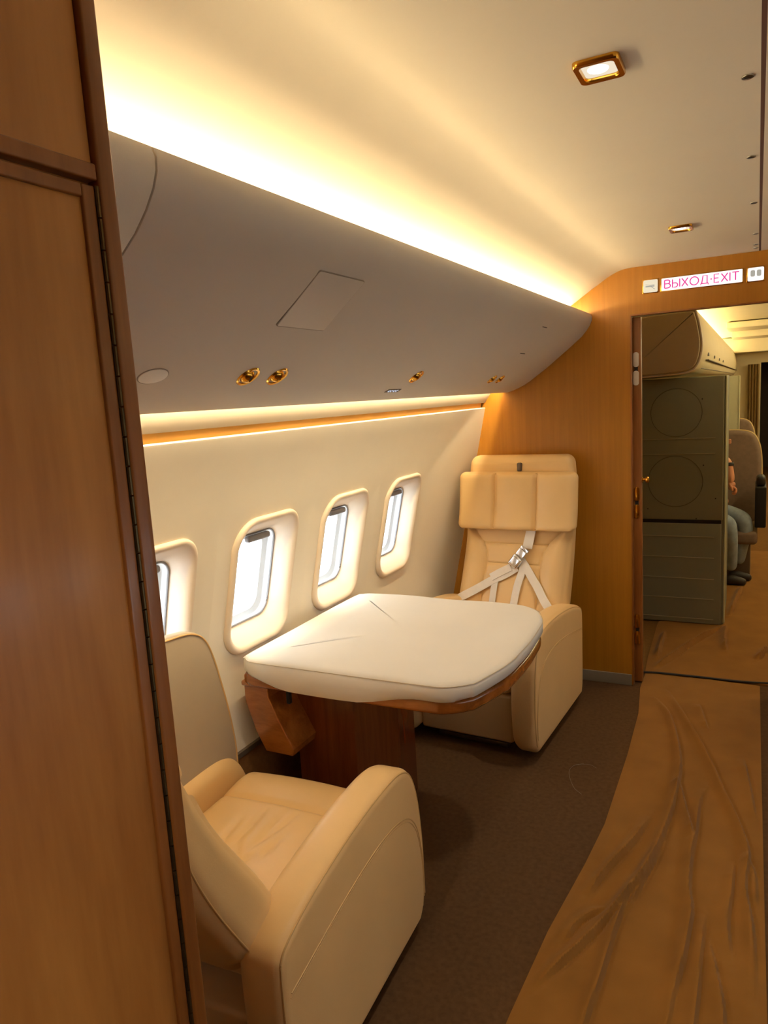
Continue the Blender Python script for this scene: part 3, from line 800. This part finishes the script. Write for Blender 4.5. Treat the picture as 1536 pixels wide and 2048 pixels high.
# padded cover lying on the table
CV = outline(-1.500, -0.683, 1.768, 2.612, 0.034, 0.14, 0.07)
def cover_geo():
    rings = []
    for d, z in ((0.006, 0.699), (0.0, 0.706), (-0.001, 0.728), (0.0, 0.742), (0.004, 0.750), (0.010, 0.7545), (0.020, 0.757), (0.05, 0.7585), (0.10, 0.759), (0.18, 0.759), (0.27, 0.759), (0.36, 0.759)):
        rings.append((inset(CV, d), z))
    n = len(CV); V = []; c0 = np.array((-1.09, 2.19))
    for k, (pl, z) in enumerate(rings):
        for i, p in enumerate(pl):
            if k >= 7:                                     # shrink towards the centre, no crossing
                t = (0.05, 0.12, 0.25, 0.5, 0.92)[k - 7]
                q = np.array(rings[6][0][i]); p = q + (c0 - q) * t
            x, y = p
            zz = z
            if y < 1.83 and k < 4: zz -= 0.034 * sstep(-1.49, -1.30, x) * (1 - sstep(-1.08, -0.86, x)) * (1 - k / 4)
            if y < 1.83 and k < 4: y -= 0.008 * math.exp(-((x + 1.17) / 0.20) ** 2)
            if k < 3 and x > -0.75: zz += 0.006
            if 3 <= k <= 8: zz += 0.0022 * math.sin(x * 17 + 1) * math.sin(y * 9) - 0.003 * math.exp(-((x + 0.86) / 0.06) ** 2 - ((y - 1.78) / 0.08) ** 2)
            V.append((x, y, zz))
    F = []
    for k in range(len(rings) - 1):
        for i in range(n): F.append((k * n + i, k * n + (i + 1) % n, (k + 1) * n + (i + 1) % n, (k + 1) * n + i))
    F.append(tuple(reversed(range(n))))
    V.append((c0[0], c0[1], 0.759)); b0 = (len(rings) - 1) * n
    F += [(b0 + i, b0 + (i + 1) % n, len(V) - 1) for i in range(n)]
    return V, F
cv = obj('table_cover', cover_geo(), M_COVER, origin=(-1.09, 2.19, 0.70))
tag(cv, 'padded white cloth cover lying over the whole cherry wood tabletop', 'table cover')
obj('seam', tube([(p[0], p[1], 0.7475) for p in inset(CV, -0.0002)], 0.0013, 5, True), mat('cover_piping', (206, 190, 164), 0.9), cv)

# ------------------------------------------------------------------ runners on the floor
FOLDS = [
 [(-0.423, 3.617), (-0.352, 3.469), (-0.298, 3.25), (-0.257, 2.995), (-0.249, 2.765), (-0.258, 2.544), (-0.284, 2.27), (-0.311, 2.079), (-0.338, 1.967)],
 [(-0.377, 3.718), (-0.316, 3.559), (-0.241, 3.339), (-0.159, 3.09), (-0.09, 2.827), (-0.033, 2.619), (-0.0, 2.447), (-0.007, 2.259), (0.012, 2.096), (0.02, 1.943), (0.021, 1.79)],
 [(-0.313, 2.567), (-0.353, 2.368), (-0.408, 2.184), (-0.445, 2.024)],
 [(-0.247, 2.834), (-0.234, 2.771), (-0.19, 2.557), (-0.171, 2.454)],
 [(-0.145, 2.839), (-0.164, 2.717), (-0.164, 2.497), (-0.168, 2.366), (-0.162, 2.195), (-0.147, 2.086), (-0.151, 1.91), (-0.166, 1.745), (-0.175, 1.55)],
 [(-0.259, 2.419), (-0.282, 2.259), (-0.326, 2.094), (-0.384, 1.91), (-0.447, 1.75), (-0.503, 1.622)],
 [(-0.323, 2.161), (-0.338, 1.967), (-0.343, 1.786), (-0.348, 1.666), (-0.36, 1.5)],
 [(-0.003, 2.433), (0.02, 2.325), (0.023, 2.168)],
 [(-0.027, 3.12), (-0.001, 2.895), (0.022, 2.655)],
 [(-0.041, 2.393), (-0.043, 2.233), (-0.051, 2.088), (-0.037, 1.917)],
 [(-0.11, 2.102), (-0.112, 1.988), (-0.111, 1.845), (-0.111, 1.704), (-0.12, 1.45)],
 [(-0.227, 3.618), (-0.173, 3.341)], [(-0.098, 1.994), (-0.069, 1.863), (-0.048, 1.732), (-0.04, 1.5)],
 [(-0.377, 2.01), (-0.437, 1.926), (-0.464, 1.821)]]
FOLDS2 = [[(-0.157, 4.904), (-0.31, 4.511), (-0.404, 4.212), (-0.475, 4.014)], [(-0.151, 4.906), (-0.148, 4.644), (-0.134, 4.411)],
          [(0.082, 4.536), (0.03, 4.318)], [(-0.073, 5.911), (-0.138, 5.101)], [(-0.487, 4.669), (-0.485, 4.416), (-0.484, 4.187)]]
def runner_geo(y0, y1, left, right, folds, nx, ny, amp, seed):
    ys = np.linspace(y0, y1, ny); us = np.linspace(0, 1, nx)
    xl = np.interp(ys, [a for a, _ in left], [b for _, b in left]); xr = np.interp(ys, [a for a, _ in right], [b for _, b in right])
    X = xl[:, None] + (xr - xl)[:, None] * us[None, :]; Y = np.repeat(ys[:, None], nx, 1)
    Z = np.full_like(X, 0.006)
    rng = np.random.RandomState(seed)
    for k, f in enumerate(folds):
        P = np.array(catmull(f, 5)); best = np.full_like(X, 9.0); sgn = np.zeros_like(X); tt = np.zeros_like(X)
        for i in range(len(P) - 1):
            a, b = P[i], P[i + 1]; d = b - a; L2 = float(d @ d) + 1e-12
            t = np.clip(((X - a[0]) * d[0] + (Y - a[1]) * d[1]) / L2, 0, 1)
            dx = X - a[0] - t * d[0]; dy = Y - a[1] - t * d[1]; dd = np.sqrt(dx * dx + dy * dy)
            m = dd < best
            best = np.where(m, dd, best); sgn = np.where(m, np.sign(d[0] * dy - d[1] * dx), sgn); tt = np.where(m, (i + t) / (len(P) - 1), tt)
        env = np.clip(np.minimum(tt, 1 - tt) * 5, 0.12, 1)
        s = best * sgn
        w = np.where(s < 0, 0.024, 0.0048)          # a soft side and a steep side
        Z += amp * env * np.exp(-(s / w) ** 2) * (1.0 if k < 7 else 0.65)
        Z -= 0.0045 * env * np.exp(-((s - 0.010) / 0.006) ** 2)
    Z += 0.003 + 0.0016 * np.sin(X * 21 + Y * 3.1) * np.sin(Y * 5.3 + X * 4) + 0.0011 * np.sin((X + 0.02 * np.sin(Y * 4.1)) * 70 + 9 * np.sin(Y * 0.9)) * np.sin(Y * 2.7 + X * 9) 
    edge = np.minimum(np.minimum(us, 1 - us) * 14, 1)[None, :]
    Z = 0.003 + (Z - 0.003) * (0.35 + 0.65 * edge)
    Z = np.maximum(Z, 0.0025)
    V = np.stack([X, Y, Z], -1).reshape(-1, 3).tolist()
    F = [(j * nx + i, j * nx + i + 1, (j + 1) * nx + i + 1, (j + 1) * nx + i) for j in range(ny - 1) for i in range(nx - 1)]
    n = len(V)
    ring = [i for i in range(nx)] + [j * nx + nx - 1 for j in range(1, ny)] + [(ny - 1) * nx + i for i in range(nx - 2, -1, -1)] + [j * nx for j in range(ny - 2, 0, -1)]
    low = {}
    for i in ring: V.append((V[i][0], V[i][1], 0.0005)); low[i] = len(V) - 1
    for a, b in zip(ring, ring[1:] + ring[:1]): F.append((b, a, low[a], low[b]))
    return V, F
r1 = obj('floor_runner', runner_geo(0.70, 3.945, [(0.7, -0.55), (1.536, -0.53), (1.854, -0.515), (2.2, -0.480), (2.45, -0.462), (3.0, -0.466), (3.42, -0.480), (3.74, -0.515), (3.945, -0.515)], [(0.7, 0.055), (2.2, 0.046), (3.05, 0.041), (3.945, 0.038)], FOLDS, 130, 560, 0.020, 1), M_RUNNER, origin=(-0.24, 2.3, 0.0))
tag(r1, 'long creased ochre cloth runner along the cabin aisle floor', 'runner')
r2 = obj('floor_runner', runner_geo(3.965, 7.2, [(3.965, -0.520), (4.2, -0.535), (4.83, -0.556), (7.2, -0.40)], [(3.965, 0.115), (7.2, 0.14)], FOLDS2, 90, 420, 0.032, 2), M_RUNNER, origin=(-0.24, 5.5, 0.0))
tag(r2, 'rumpled ochre cloth runner beyond the doorway, lying before the grey galley unit', 'runner')
tag(obj('cable', tube(catmull([(-0.535, 3.944, 0.010), (-0.44, 3.950, 0.014), (-0.25, 3.958, 0.013), (-0.05, 3.957, 0.014), (0.10, 3.985, 0.012)], 6), 0.0055, 8), M_BLACK, origin=(-0.2, 3.955, 0.01)), 'thin black cable crossing the floor between the two runners', 'cable')
tag(obj('thread', join(tube(catmull([(-0.62, 2.86, 0.003), (-0.655, 2.82, 0.006), (-0.66, 2.76, 0.004), (-0.62, 2.66, 0.005), (-0.58, 2.62, 0.003)], 6), 0.0006, 5), tube(catmull([(-0.655, 2.83, 0.004), (-0.60, 2.85, 0.008), (-0.565, 2.84, 0.003)], 6), 0.0005, 5)), M_BASE, origin=(-0.62, 2.75, 0.003)), 'loose pale thread lying on the brown carpet', 'thread')

# ------------------------------------------------------------------ doorway: folded door leaf, signs
dl = bpy.data.objects.new('door_1', None); COL.objects.link(dl); dl.location = (-0.57, YB + 0.05, 0); dl['kind'] = 'structure'
obj('door_post', bx(-0.5555, -0.5125, YB + 0.042, YB + 0.082, 0.008, 1.888, 0.004), M_WOOD_TRIM, dl)
for zz in (1.638, 0.967, 0.296):
    h = obj('hinge', bx(-0.5445, -0.5275, YB + 0.0385, YB + 0.043, zz - 0.075, zz + 0.075, 0.002), M_DARK, dl)
    for dz in (-0.045, 0.045):
        obj('plate', slab([(-0.536 + p[0], zz + dz + p[1]) for p in rrect(0.0135, 0.036, 0.012, 5)], YB + 0.034, YB + 0.039, 0.001, 0, 'y', 2), M_WHITE if zz > 1 else M_BRASS, h)
kb = obj('knob', lathe((-0.513, YB + 0.06, 1.083), (1, 0, 0), [(0.016, 0), (0.016, 0.003), (0.007, 0.006), (0.007, 0.014), (0.015, 0.019), (0.017, 0.027), (0.012, 0.033), (0.002, 0.035)], 18), M_BRASS, dl)

XA, ZA, NA = (1, 0, 0), (0, 0, 1), (0, -1, 0)
sc_ = (-0.2405, YB, 2.020)
sg = thing('exit_sign', sc_, 'lit white exit sign with pink letters above the doorway', 'sign')
obj('housing', oriented(slab(rrect(0.1775, 0.0325, 0.003, 2), -0.001, 0.0035, 0, 0.001, 'z', 2), sc_, XA, ZA, NA), M_BRASS, sg)
obj('lit_panel', oriented(slab(rrect(0.172, 0.0285, 0.003, 2), 0.001, 0.0050, 0, 0.0008, 'z', 2), sc_, XA, ZA, NA), M_SIGN, sg)
def arc(cx, cy, rx, ry, a0, a1, n=14):
    return [(cx + rx * math.cos(math.radians(a0 + (a1 - a0) * k / n)), cy + ry * math.sin(math.radians(a0 + (a1 - a0) * k / n))) for k in range(n + 1)]
# letters as pen strokes, each in a box one high; (strokes, width)
LET = {'В': ([[(0, 0), (0, 1)], [(0, 1), (.34, 1)] + arc(.34, .77, .24, .23, 90, -90) + [(0, .54)], [(0, .54), (.36, .54)] + arc(.36, .27, .28, .27, 90, -90) + [(0, 0)]], .64),
       'Ы': ([[(0, 1), (0, 0), (.30, 0)] + arc(.30, .27, .27, .27, -90, 90) + [(0, .54)], [(.80, 0), (.80, 1)]], .80),
       'Х': ([[(0, 0), (.66, 1)], [(0, 1), (.66, 0)]], .66), 'О': ([arc(.46, .5, .46, .5, 0, 360, 28)], .92),
       'Д': ([[(0, -.14), (0, .04), (.80, .04), (.80, -.14)], [(.10, .04), (.24, 1), (.68, 1), (.68, .04)]], .80), '·': ([arc(.08, .48, .035, .035, 0, 360, 8)], .16),
       'E': ([[(.52, 0), (0, 0), (0, 1), (.52, 1)], [(0, .52), (.46, .52)]], .52), 'X': ([[(0, 0), (.66, 1)], [(0, 1), (.66, 0)]], .66),
       'I': ([[(0, 0), (0, 1)]], .0), 'T': ([[(0, 1), (.70, 1)], [(.35, 1), (.35, 0)]], .70)}
word = 'ВЫХОД·EXIT'
gap = 0.235; total = sum(LET[ch][1] for ch in word) + gap * (len(word) - 1)
H_ = 0.036; kx = 0.316 / total; x_ = -0.158
for ch in word:
    st, w = LET[ch]
    g = join(*[tube([(x_ + p[0] * kx, (p[1] - 0.5) * H_ + 0.001, 0.0052) for p in q], 0.0024, 6) for q in st])
    obj('letter', oriented(g, sc_, XA, ZA, NA), M_PINK, sg, smooth=False)
    x_ += (w + gap) * kx

def icon_sign(x, z, label, parts, bright):
    c = (x, YB, z)
    t = thing('icon_sign', c, label, 'sign')
    obj('housing', oriented(slab(rrect(0.037, 0.0335, 0.004, 3), -0.001, 0.003, 0, 0.001, 'z', 2), c, XA, ZA, NA), M_BRASS, t)
    obj('lit_panel', oriented(slab(rrect(0.0325, 0.029, 0.006, 4), 0.001, 0.0045, 0, 0.001, 'z', 2), c, XA, ZA, NA), bright, t)
    obj('symbol', oriented(join(*parts), c, XA, ZA, NA), M_ICON, t)
icon_sign(-0.462, 2.021, 'small lit no smoking sign left of the exit sign',
          [bx(-0.022, 0.018, -0.004, 0.002, 0.0042, 0.0052, 0.0003), tube([(-0.022, 0.008, 0.005), (0.0, 0.004, 0.005), (0.018, 0.005, 0.005)], 0.0010, 5), tube([(-0.004, 0.002, 0.005), (0.020, -0.016, 0.005)], 0.0013, 5)], M_SIGNDIM)
icon_sign(-0.015, 2.019, 'small lit seat belt sign right of the exit sign',
          [slab([(p[0] - 0.012, p[1] + 0.004) for p in rrect(0.009, 0.014, 0.006, 3)], 0.0042, 0.0052, 0, 0, 'z'), slab([(p[0] + 0.013, p[1] + 0.004) for p in rrect(0.009, 0.014, 0.006, 3)], 0.0042, 0.0052, 0, 0, 'z')], M_SIGN)

# ------------------------------------------------------------------ forward cabin beyond the doorway
YF = 12.4
struct(obj('floor', sheet([(-1.75, -0.001), (1.9, -0.001)], YB + 0.2, YF + 2.0), M_FLOORFAR, smooth=False))
FC = [(-1.6, 0.0), (-1.66, 0.6), (-1.60, 1.2), (-1.35, 1.7), (-1.0, 2.0), (-0.62, 2.13), (-0.40, 2.16), (0.60, 2.16), (0.95, 2.10), (1.30, 1.9), (1.65, 1.4), (1.8, 0.8), (1.75, 0.0)]
struct(obj('wall_cabin_left', sheet(FC[:4], YB + 0.041, YF, 1), M_CABIN, angle=50))
struct(obj('ceiling_cabin', sheet(FC[3:11], YB + 0.041, YF, 1), M_CABIN, angle=50))
struct(obj('wall_cabin_right', sheet(FC[10:], YB + 0.041, YF, 1), M_CABIN, angle=50))
def far_wall():
    x0, x1, h = 0.045, 0.75, 1.78
    poly = [(-1.75, 0), (x0, 0), (x0, h), (x1, h), (x1, 0), (2.0, 0), (2.0, 2.3), (-1.75, 2.3)]
    V = [(p[0], YF, p[1]) for p in poly] + [(p[0], YF + 0.05, p[1]) for p in poly]; n = 8
    F = [(0, 1, 2, 7), (7, 2, 3, 6), (3, 4, 5, 6)]; F += [tuple(i + n for i in f) for f in F]
    F += [(i, (i + 1) % n, (i + 1) % n + n, i + n) for i in range(n)]
    return V, F
struct(obj('wall_far', far_wall(), M_CABIN, smooth=False))
struct(obj('wall_vestibule', join(bx(-0.6, 1.2, YF + 1.9, YF + 1.94, 0, 2.2, 0.002), bx(-0.6, -0.56, YF + 0.05, YF + 1.9, 0, 2.2, 0.002), bx(1.16, 1.2, YF + 0.05, YF + 1.9, 0, 2.2, 0.002), bx(-0.6, 1.2, YF + 0.05, YF + 1.94, 2.18, 2.22, 0.002)), M_TRIMGREY))
struct(obj('trim_5', join(bx(-0.30, 1.2, 8.6, 9.2, 2.085, 2.15, 0.01), bx(-0.30, 1.2, 10.3, 10.9, 2.07, 2.15, 0.01), bx(-0.5, 1.3, 11.9, 12.38, 1.93, 2.15, 0.01)), M_CABIN))
# bin of the forward cabin
FB = catmull([(-0.93, 1.600), (-0.70, 1.598), (-0.42, 1.604), (-0.335, 1.622), (-0.295, 1.672), (-0.280, 1.760), (-0.288, 1.84), (-0.308, 1.93), (-0.345, 1.965), (-0.60, 1.960), (-0.88, 1.935), (-0.95, 1.80)], 4, True)
fbn = thing('overhead_bin', (-0.7, 4.55, 1.6), 'cream overhead bin with an end cap darkened as in shade, seen through the doorway', 'overhead bin')
obj('bin_body', slab(FB, 4.57, YF - 0.05, 0.004, 0.004, 'y', 2), M_CABIN, fbn, angle=30)
cap = obj('end_cap', slab(inset(FB, 0.014), 4.545, 4.569, 0.008, 0.0, 'y', 2), M_ENDCAP, fbn, angle=30)
obj('rim', tube([(p[0], 4.568, p[1]) for p in inset(FB, 0.004)], 0.006, 6, True), M_WHITE, fbn)
obj('door_gap', join(bx(-0.292, -0.270, 5.0, YF - 0.4, 1.684, 1.690, 0.001), bx(-0.36, -0.312, 5.0, YF - 0.4, 1.636, 1.642, 0.001)), M_TRIMGREY, fbn)
for k in range(4):
    obj('latch', bx(-0.287, -0.2755, 5.1 + 0.75 * k, 5.16 + 0.75 * k, 1.715, 1.735, 0.002), M_STEEL, fbn)
light_tube('cabin_light', -0.52, 1.99, 4.7, YF - 0.1, M_TUBE_FAR, 'warm light tube on top of the bin beyond the doorway', 0.014)
light_tube('cabin_light', 0.98, 2.02, 4.2, YF - 0.1, M_TUBE_FAR, 'warm light tube along the opposite side of the forward cabin', 0.014)

# galley unit
GY = 4.90
gl = thing('galley_unit', (-0.8, GY, 0.0), 'tall grey-green galley unit standing beyond the doorway', 'galley unit')
obj('carcass', bx(-1.36, -0.170, GY + 0.01, 5.55, 0.0, 1.587, 0.006), M_GALLEY, gl)
obj('upper_door', bx(-1.35, -0.178, GY - 0.010, GY + 0.012, 0.692, 1.585, 0.004), M_GALLEY, gl)
lp = obj('lower_panel', bx(-1.35, -0.186, GY - 0.008, GY + 0.012, 0.012, 0.668, 0.004), M_GALLEY, gl)
obj('shadow_gap', bx(-1.34, -0.188, GY - 0.002, GY + 0.012, 0.668, 0.692, 0.001), M_BLACK, gl)
for z in (1.208, 1.112): obj('bead', bx(-0.76, -0.225, GY - 0.0145, GY - 0.008, z - 0.0022, z + 0.0022, 0.001), M_GALLEYLINE, gl)
for z in (0.583, 0.447, 0.308, 0.176, 0.043): obj('bead', bx(-0.76, -0.225, GY - 0.0125, GY - 0.006, z - 0.0022, z + 0.0022, 0.001), M_GALLEYLINE, gl)
for cx_, cz_, r_ in ((-0.450, 1.372, 0.150), (-0.455, 0.938, 0.162)):
    obj('ring', tube([(cx_ + r_ * math.cos(a), GY - 0.0100, cz_ + r_ * math.sin(a)) for a in np.linspace(0, 2 * PI, 48, endpoint=False)], 0.0022, 5, True), mat('ring_groove', (92, 90, 74), 0.5), gl)
obj('edge_strip', bx(-0.172, -0.161, GY + 0.004, GY + 0.05, 0.02, 1.585, 0.006), M_GREENWHITE, gl)
for (x, z) in ((-0.62, 0.76), (-0.29, 1.04), (-0.22, 0.83), (-0.33, 0.70), (-0.30, 1.45)):
    obj('rivet', lathe((x, GY - 0.010, z), (0, -1, 0), [(0.004, 0), (0.003, 0.002), (0.0005, 0.0025)], 8), M_DARK, gl)

pt = tag(obj('partition', join(bx(-1.40, -0.146, 7.30, 7.34, 0.0, 1.588, 0.004), bx(-0.149, -0.138, 7.295, 7.345, 0.0, 1.588, 0.003)), M_GREENWHITE, origin=(-0.7, 7.32, 0)), 'narrow pale green partition between the two grey seats, seen past the galley unit', 'partition')

# grey cabin seats
def cabin_seat(x, y, label):
    t = thing('passenger_chair', (x, y, 0), label, 'chair', 'grey cloth seats of the forward cabin')
    prof = catmull([(-0.25, 0.42), (-0.265, 0.70), (-0.262, 0.92), (-0.235, 1.06), (-0.17, 1.13), (0.0, 1.145), (0.17, 1.13), (0.235, 1.06), (0.262, 0.92), (0.265, 0.70), (0.25, 0.42)], 5, True)
    V, F = slab([(x + p[0], p[1]) for p in prof], y + 0.20, y + 0.33, 0.035, 0.03, 'y', 4)
    V = [(v[0], v[1] + 0.10 * (v[2] - 0.42), v[2]) for v in V]
    b = obj('backrest', (V, F), M_SEATGREY, t)
    obj('trim', tube([(x + p[0] * 1.0, y + 0.265 + 0.10 * (p[1] - 0.42), p[1]) for p in prof], 0.010, 6, True), mat('seat_edge', (196, 172, 120), 0.6), b)
    obj('seat_cushion', rbox((x, y - 0.03, 0.365), (0.245, 0.25, 0.05), 0.03, 3, (4, 4, 1)), M_SEATGREY, t)
    obj('base', bx(x - 0.2, x + 0.2, y - 0.12, y + 0.22, 0.0, 0.34, 0.01), M_TRIMGREY, t)
    a = obj('armrest', rbox((x + 0.262, y - 0.06, 0.60), (0.038, 0.20, 0.155), 0.012, 3), M_BLACK, t)
    obj('pad', rbox((x + 0.262, y - 0.14, 0.79), (0.032, 0.09, 0.040), 0.028, 4), M_BLACK, a)
    return t
cabin_seat(-0.225, 6.25, 'grey cloth seat the person sits on, behind the galley unit')
cabin_seat(-0.275, 8.2, 'second grey cloth seat, its top showing above the nearer seat')

# curtain and jacket in the far doorway
cur = []
for i in range(40):
    u = i / 39; cur.append((-0.13 + 0.155 * u, 12.30 + 0.022 * math.sin(u * 26)))
V = [(p[0], p[1], 1.76) for p in cur] + [(p[0], p[1], 0.02) for p in cur]
V += [(v[0], v[1] + 0.006, v[2]) for v in V]
F = [(i, i + 1, 41 + i, 40 + i) for i in range(39)] + [(81 + i, 80 + i, 120 + i, 121 + i) for i in range(39)]
F += [(i, i + 1, 81 + i, 80 + i) for i in range(39)] + [(40 + i, 41 + i, 121 + i, 120 + i) for i in range(39)] + [(0, 40, 120, 80), (39, 79, 159, 119)]
tag(obj('curtain', (V, F), M_CURTAIN, origin=(-0.05, 12.3, 0)), 'brown curtain hanging beside the far doorway', 'curtain')

# ------------------------------------------------------------------ the seated person behind the galley unit
def skin(name, verts, edges, m, parent, sub=2):
    me = bpy.data.meshes.new(name); W = root_world(parent)
    me.from_pydata([tuple(Vector(v[:3]) - W) for v in verts], edges, [])
    o = bpy.data.objects.new(name, me); COL.objects.link(o); o.parent = parent
    md = o.modifiers.new('skin', 'SKIN'); md.use_smooth_shade = True
    lay = me.skin_vertices[0].data
    for i, v in enumerate(verts):
        r = v[3]; lay[i].radius = (r, v[4] if len(v) > 4 else r)
    lay[0].use_root = True
    s = o.modifiers.new('sub', 'SUBSURF'); s.levels = sub; s.render_levels = sub
    me.materials.append(m)
    return o
pr = thing('person', (-0.42, 6.1, 0.0), 'seated person in blue jeans and dark shoes, mostly hidden by the galley unit', 'person')
body = [(-0.44, 6.10, 0.56, 0.13, 0.11), (-0.42, 6.08, 0.76, 0.13, 0.10), (-0.38, 6.05, 0.93, 0.14, 0.10), (-0.335, 6.03, 1.01, 0.06), (-0.30, 6.02, 1.05, 0.055),
        (-0.265, 6.01, 1.115, 0.082, 0.075), (-0.25, 6.00, 1.175, 0.06),
        (-0.36, 5.87, 0.985, 0.05), (-0.24, 5.83, 0.98, 0.045), (-0.188, 5.815, 0.975, 0.038), (-0.168, 5.79, 0.88, 0.032), (-0.164, 5.785, 0.835, 0.031), (-0.160, 5.78, 0.795, 0.031),
        (-0.38, 6.23, 0.96, 0.05), (-0.32, 6.27, 0.78, 0.042), (-0.22, 6.12, 0.64, 0.030), (-0.19, 6.08, 0.62, 0.026)]
be = [(0, 1), (1, 2), (2, 3), (3, 4), (4, 5), (5, 6), (2, 7), (7, 8), (8, 9), (9, 10), (10, 11), (11, 12), (2, 13), (13, 14), (14, 15), (15, 16)]
k = len(body)
for j, (dy, dz, l) in enumerate(((-0.018, 0.0, 0.9), (-0.006, 0.004, 1.0), (0.006, 0.003, 0.96), (0.018, 0.0, 0.8))):      # fingers closed round the other hand
    b0 = 12
    pts = [(-0.146, 5.780 + dy * 1.2, 0.785 - 0.008 * j, 0.0115), (-0.124, 5.775 + dy * 1.2, 0.772 - 0.008 * j, 0.0105), (-0.130, 5.772 + dy * 1.2, 0.748 - 0.006 * j, 0.0095), (-0.152, 5.775 + dy * 1.2, 0.742 - 0.004 * j, 0.009)]
    for q, p in enumerate(pts):
        body.append(p); be.append((b0 if q == 0 else k - 1, k)); k += 1
for q, p in enumerate([(-0.165, 5.755, 0.80, 0.011), (-0.150, 5.742, 0.780, 0.0095), (-0.146, 5.742, 0.758, 0.0085)]):
    body.append(p); be.append((11 if q == 0 else k - 1, k)); k += 1
bo = skin('body', body, be, M_SKIN, pr)
skin('shirt', [(-0.44, 6.10, 0.58, 0.145, 0.125), (-0.42, 6.08, 0.76, 0.142, 0.112), (-0.38, 6.05, 0.92, 0.150, 0.112), (-0.35, 6.035, 0.985, 0.075), (-0.36, 5.88, 0.982, 0.062), (-0.30, 5.85, 0.982, 0.058), (-0.38, 6.22, 0.96, 0.062), (-0.35, 6.25, 0.86, 0.056)],
     [(0, 1), (1, 2), (2, 3), (2, 4), (4, 5), (2, 6), (6, 7)], M_SHIRT, pr)
skin('trousers', [(-0.45, 6.10, 0.55, 0.145, 0.12), (-0.40, 5.99, 0.53, 0.088), (-0.29, 5.90, 0.525, 0.080), (-0.165, 5.83, 0.505, 0.064), (-0.160, 5.84, 0.42, 0.056), (-0.155, 5.90, 0.26, 0.050), (-0.155, 5.94, 0.12, 0.044),
                  (-0.40, 6.19, 0.53, 0.088), (-0.25, 6.12, 0.545, 0.080), (-0.065, 6.02, 0.510, 0.064), (-0.060, 6.03, 0.42, 0.058), (-0.085, 6.05, 0.30, 0.052), (-0.110, 6.08, 0.14, 0.046)],
     [(0, 1), (1, 2), (2, 3), (3, 4), (4, 5), (5, 6), (0, 7), (7, 8), (8, 9), (9, 10), (10, 11), (11, 12)], M_JEANS, pr)
for (x, y) in ((-0.15, 5.945), (-0.115, 6.09)):
    skin('shoe', [(x - 0.06, y, 0.045, 0.040), (x, y, 0.048, 0.042), (x + 0.06, y - 0.005, 0.038, 0.036, 0.034), (x + 0.105, y - 0.01, 0.030, 0.032, 0.028)], [(0, 1), (1, 2), (2, 3)], M_SHOE, pr)
skin('hair', [(-0.30, 6.01, 1.10, 0.070), (-0.285, 6.01, 1.155, 0.086, 0.080), (-0.255, 6.005, 1.185, 0.074, 0.070)], [(0, 1), (1, 2)], M_HAIR, pr)
hd = Vector((-0.27, 6.01, 1.20))
obj('nose', rbox((-0.180, 5.99, 1.100), (0.014, 0.010, 0.018), 0.008, 3), M_SKIN, pr)
obj('eye', rbox((-0.193, 5.965, 1.125), (0.006, 0.010, 0.006), 0.005, 3), M_WHITE, pr)
obj('eye', rbox((-0.193, 6.02, 1.125), (0.006, 0.010, 0.006), 0.005, 3), M_WHITE, pr)
obj('mouth', rbox((-0.193, 5.992, 1.066), (0.006, 0.020, 0.004), 0.0035, 3), mat('lips', (168, 96, 82), 0.5), pr)
obj('ear', rbox((-0.285, 5.922, 1.115), (0.016, 0.010, 0.028), 0.009, 3), M_SKIN, pr)
obj('watch', lathe((-0.181, 5.808, 0.945), (0.12, -0.16, -1), [(0.038, -0.012), (0.041, -0.008), (0.041, 0.008), (0.038, 0.012)], 18), M_BLACK, pr)
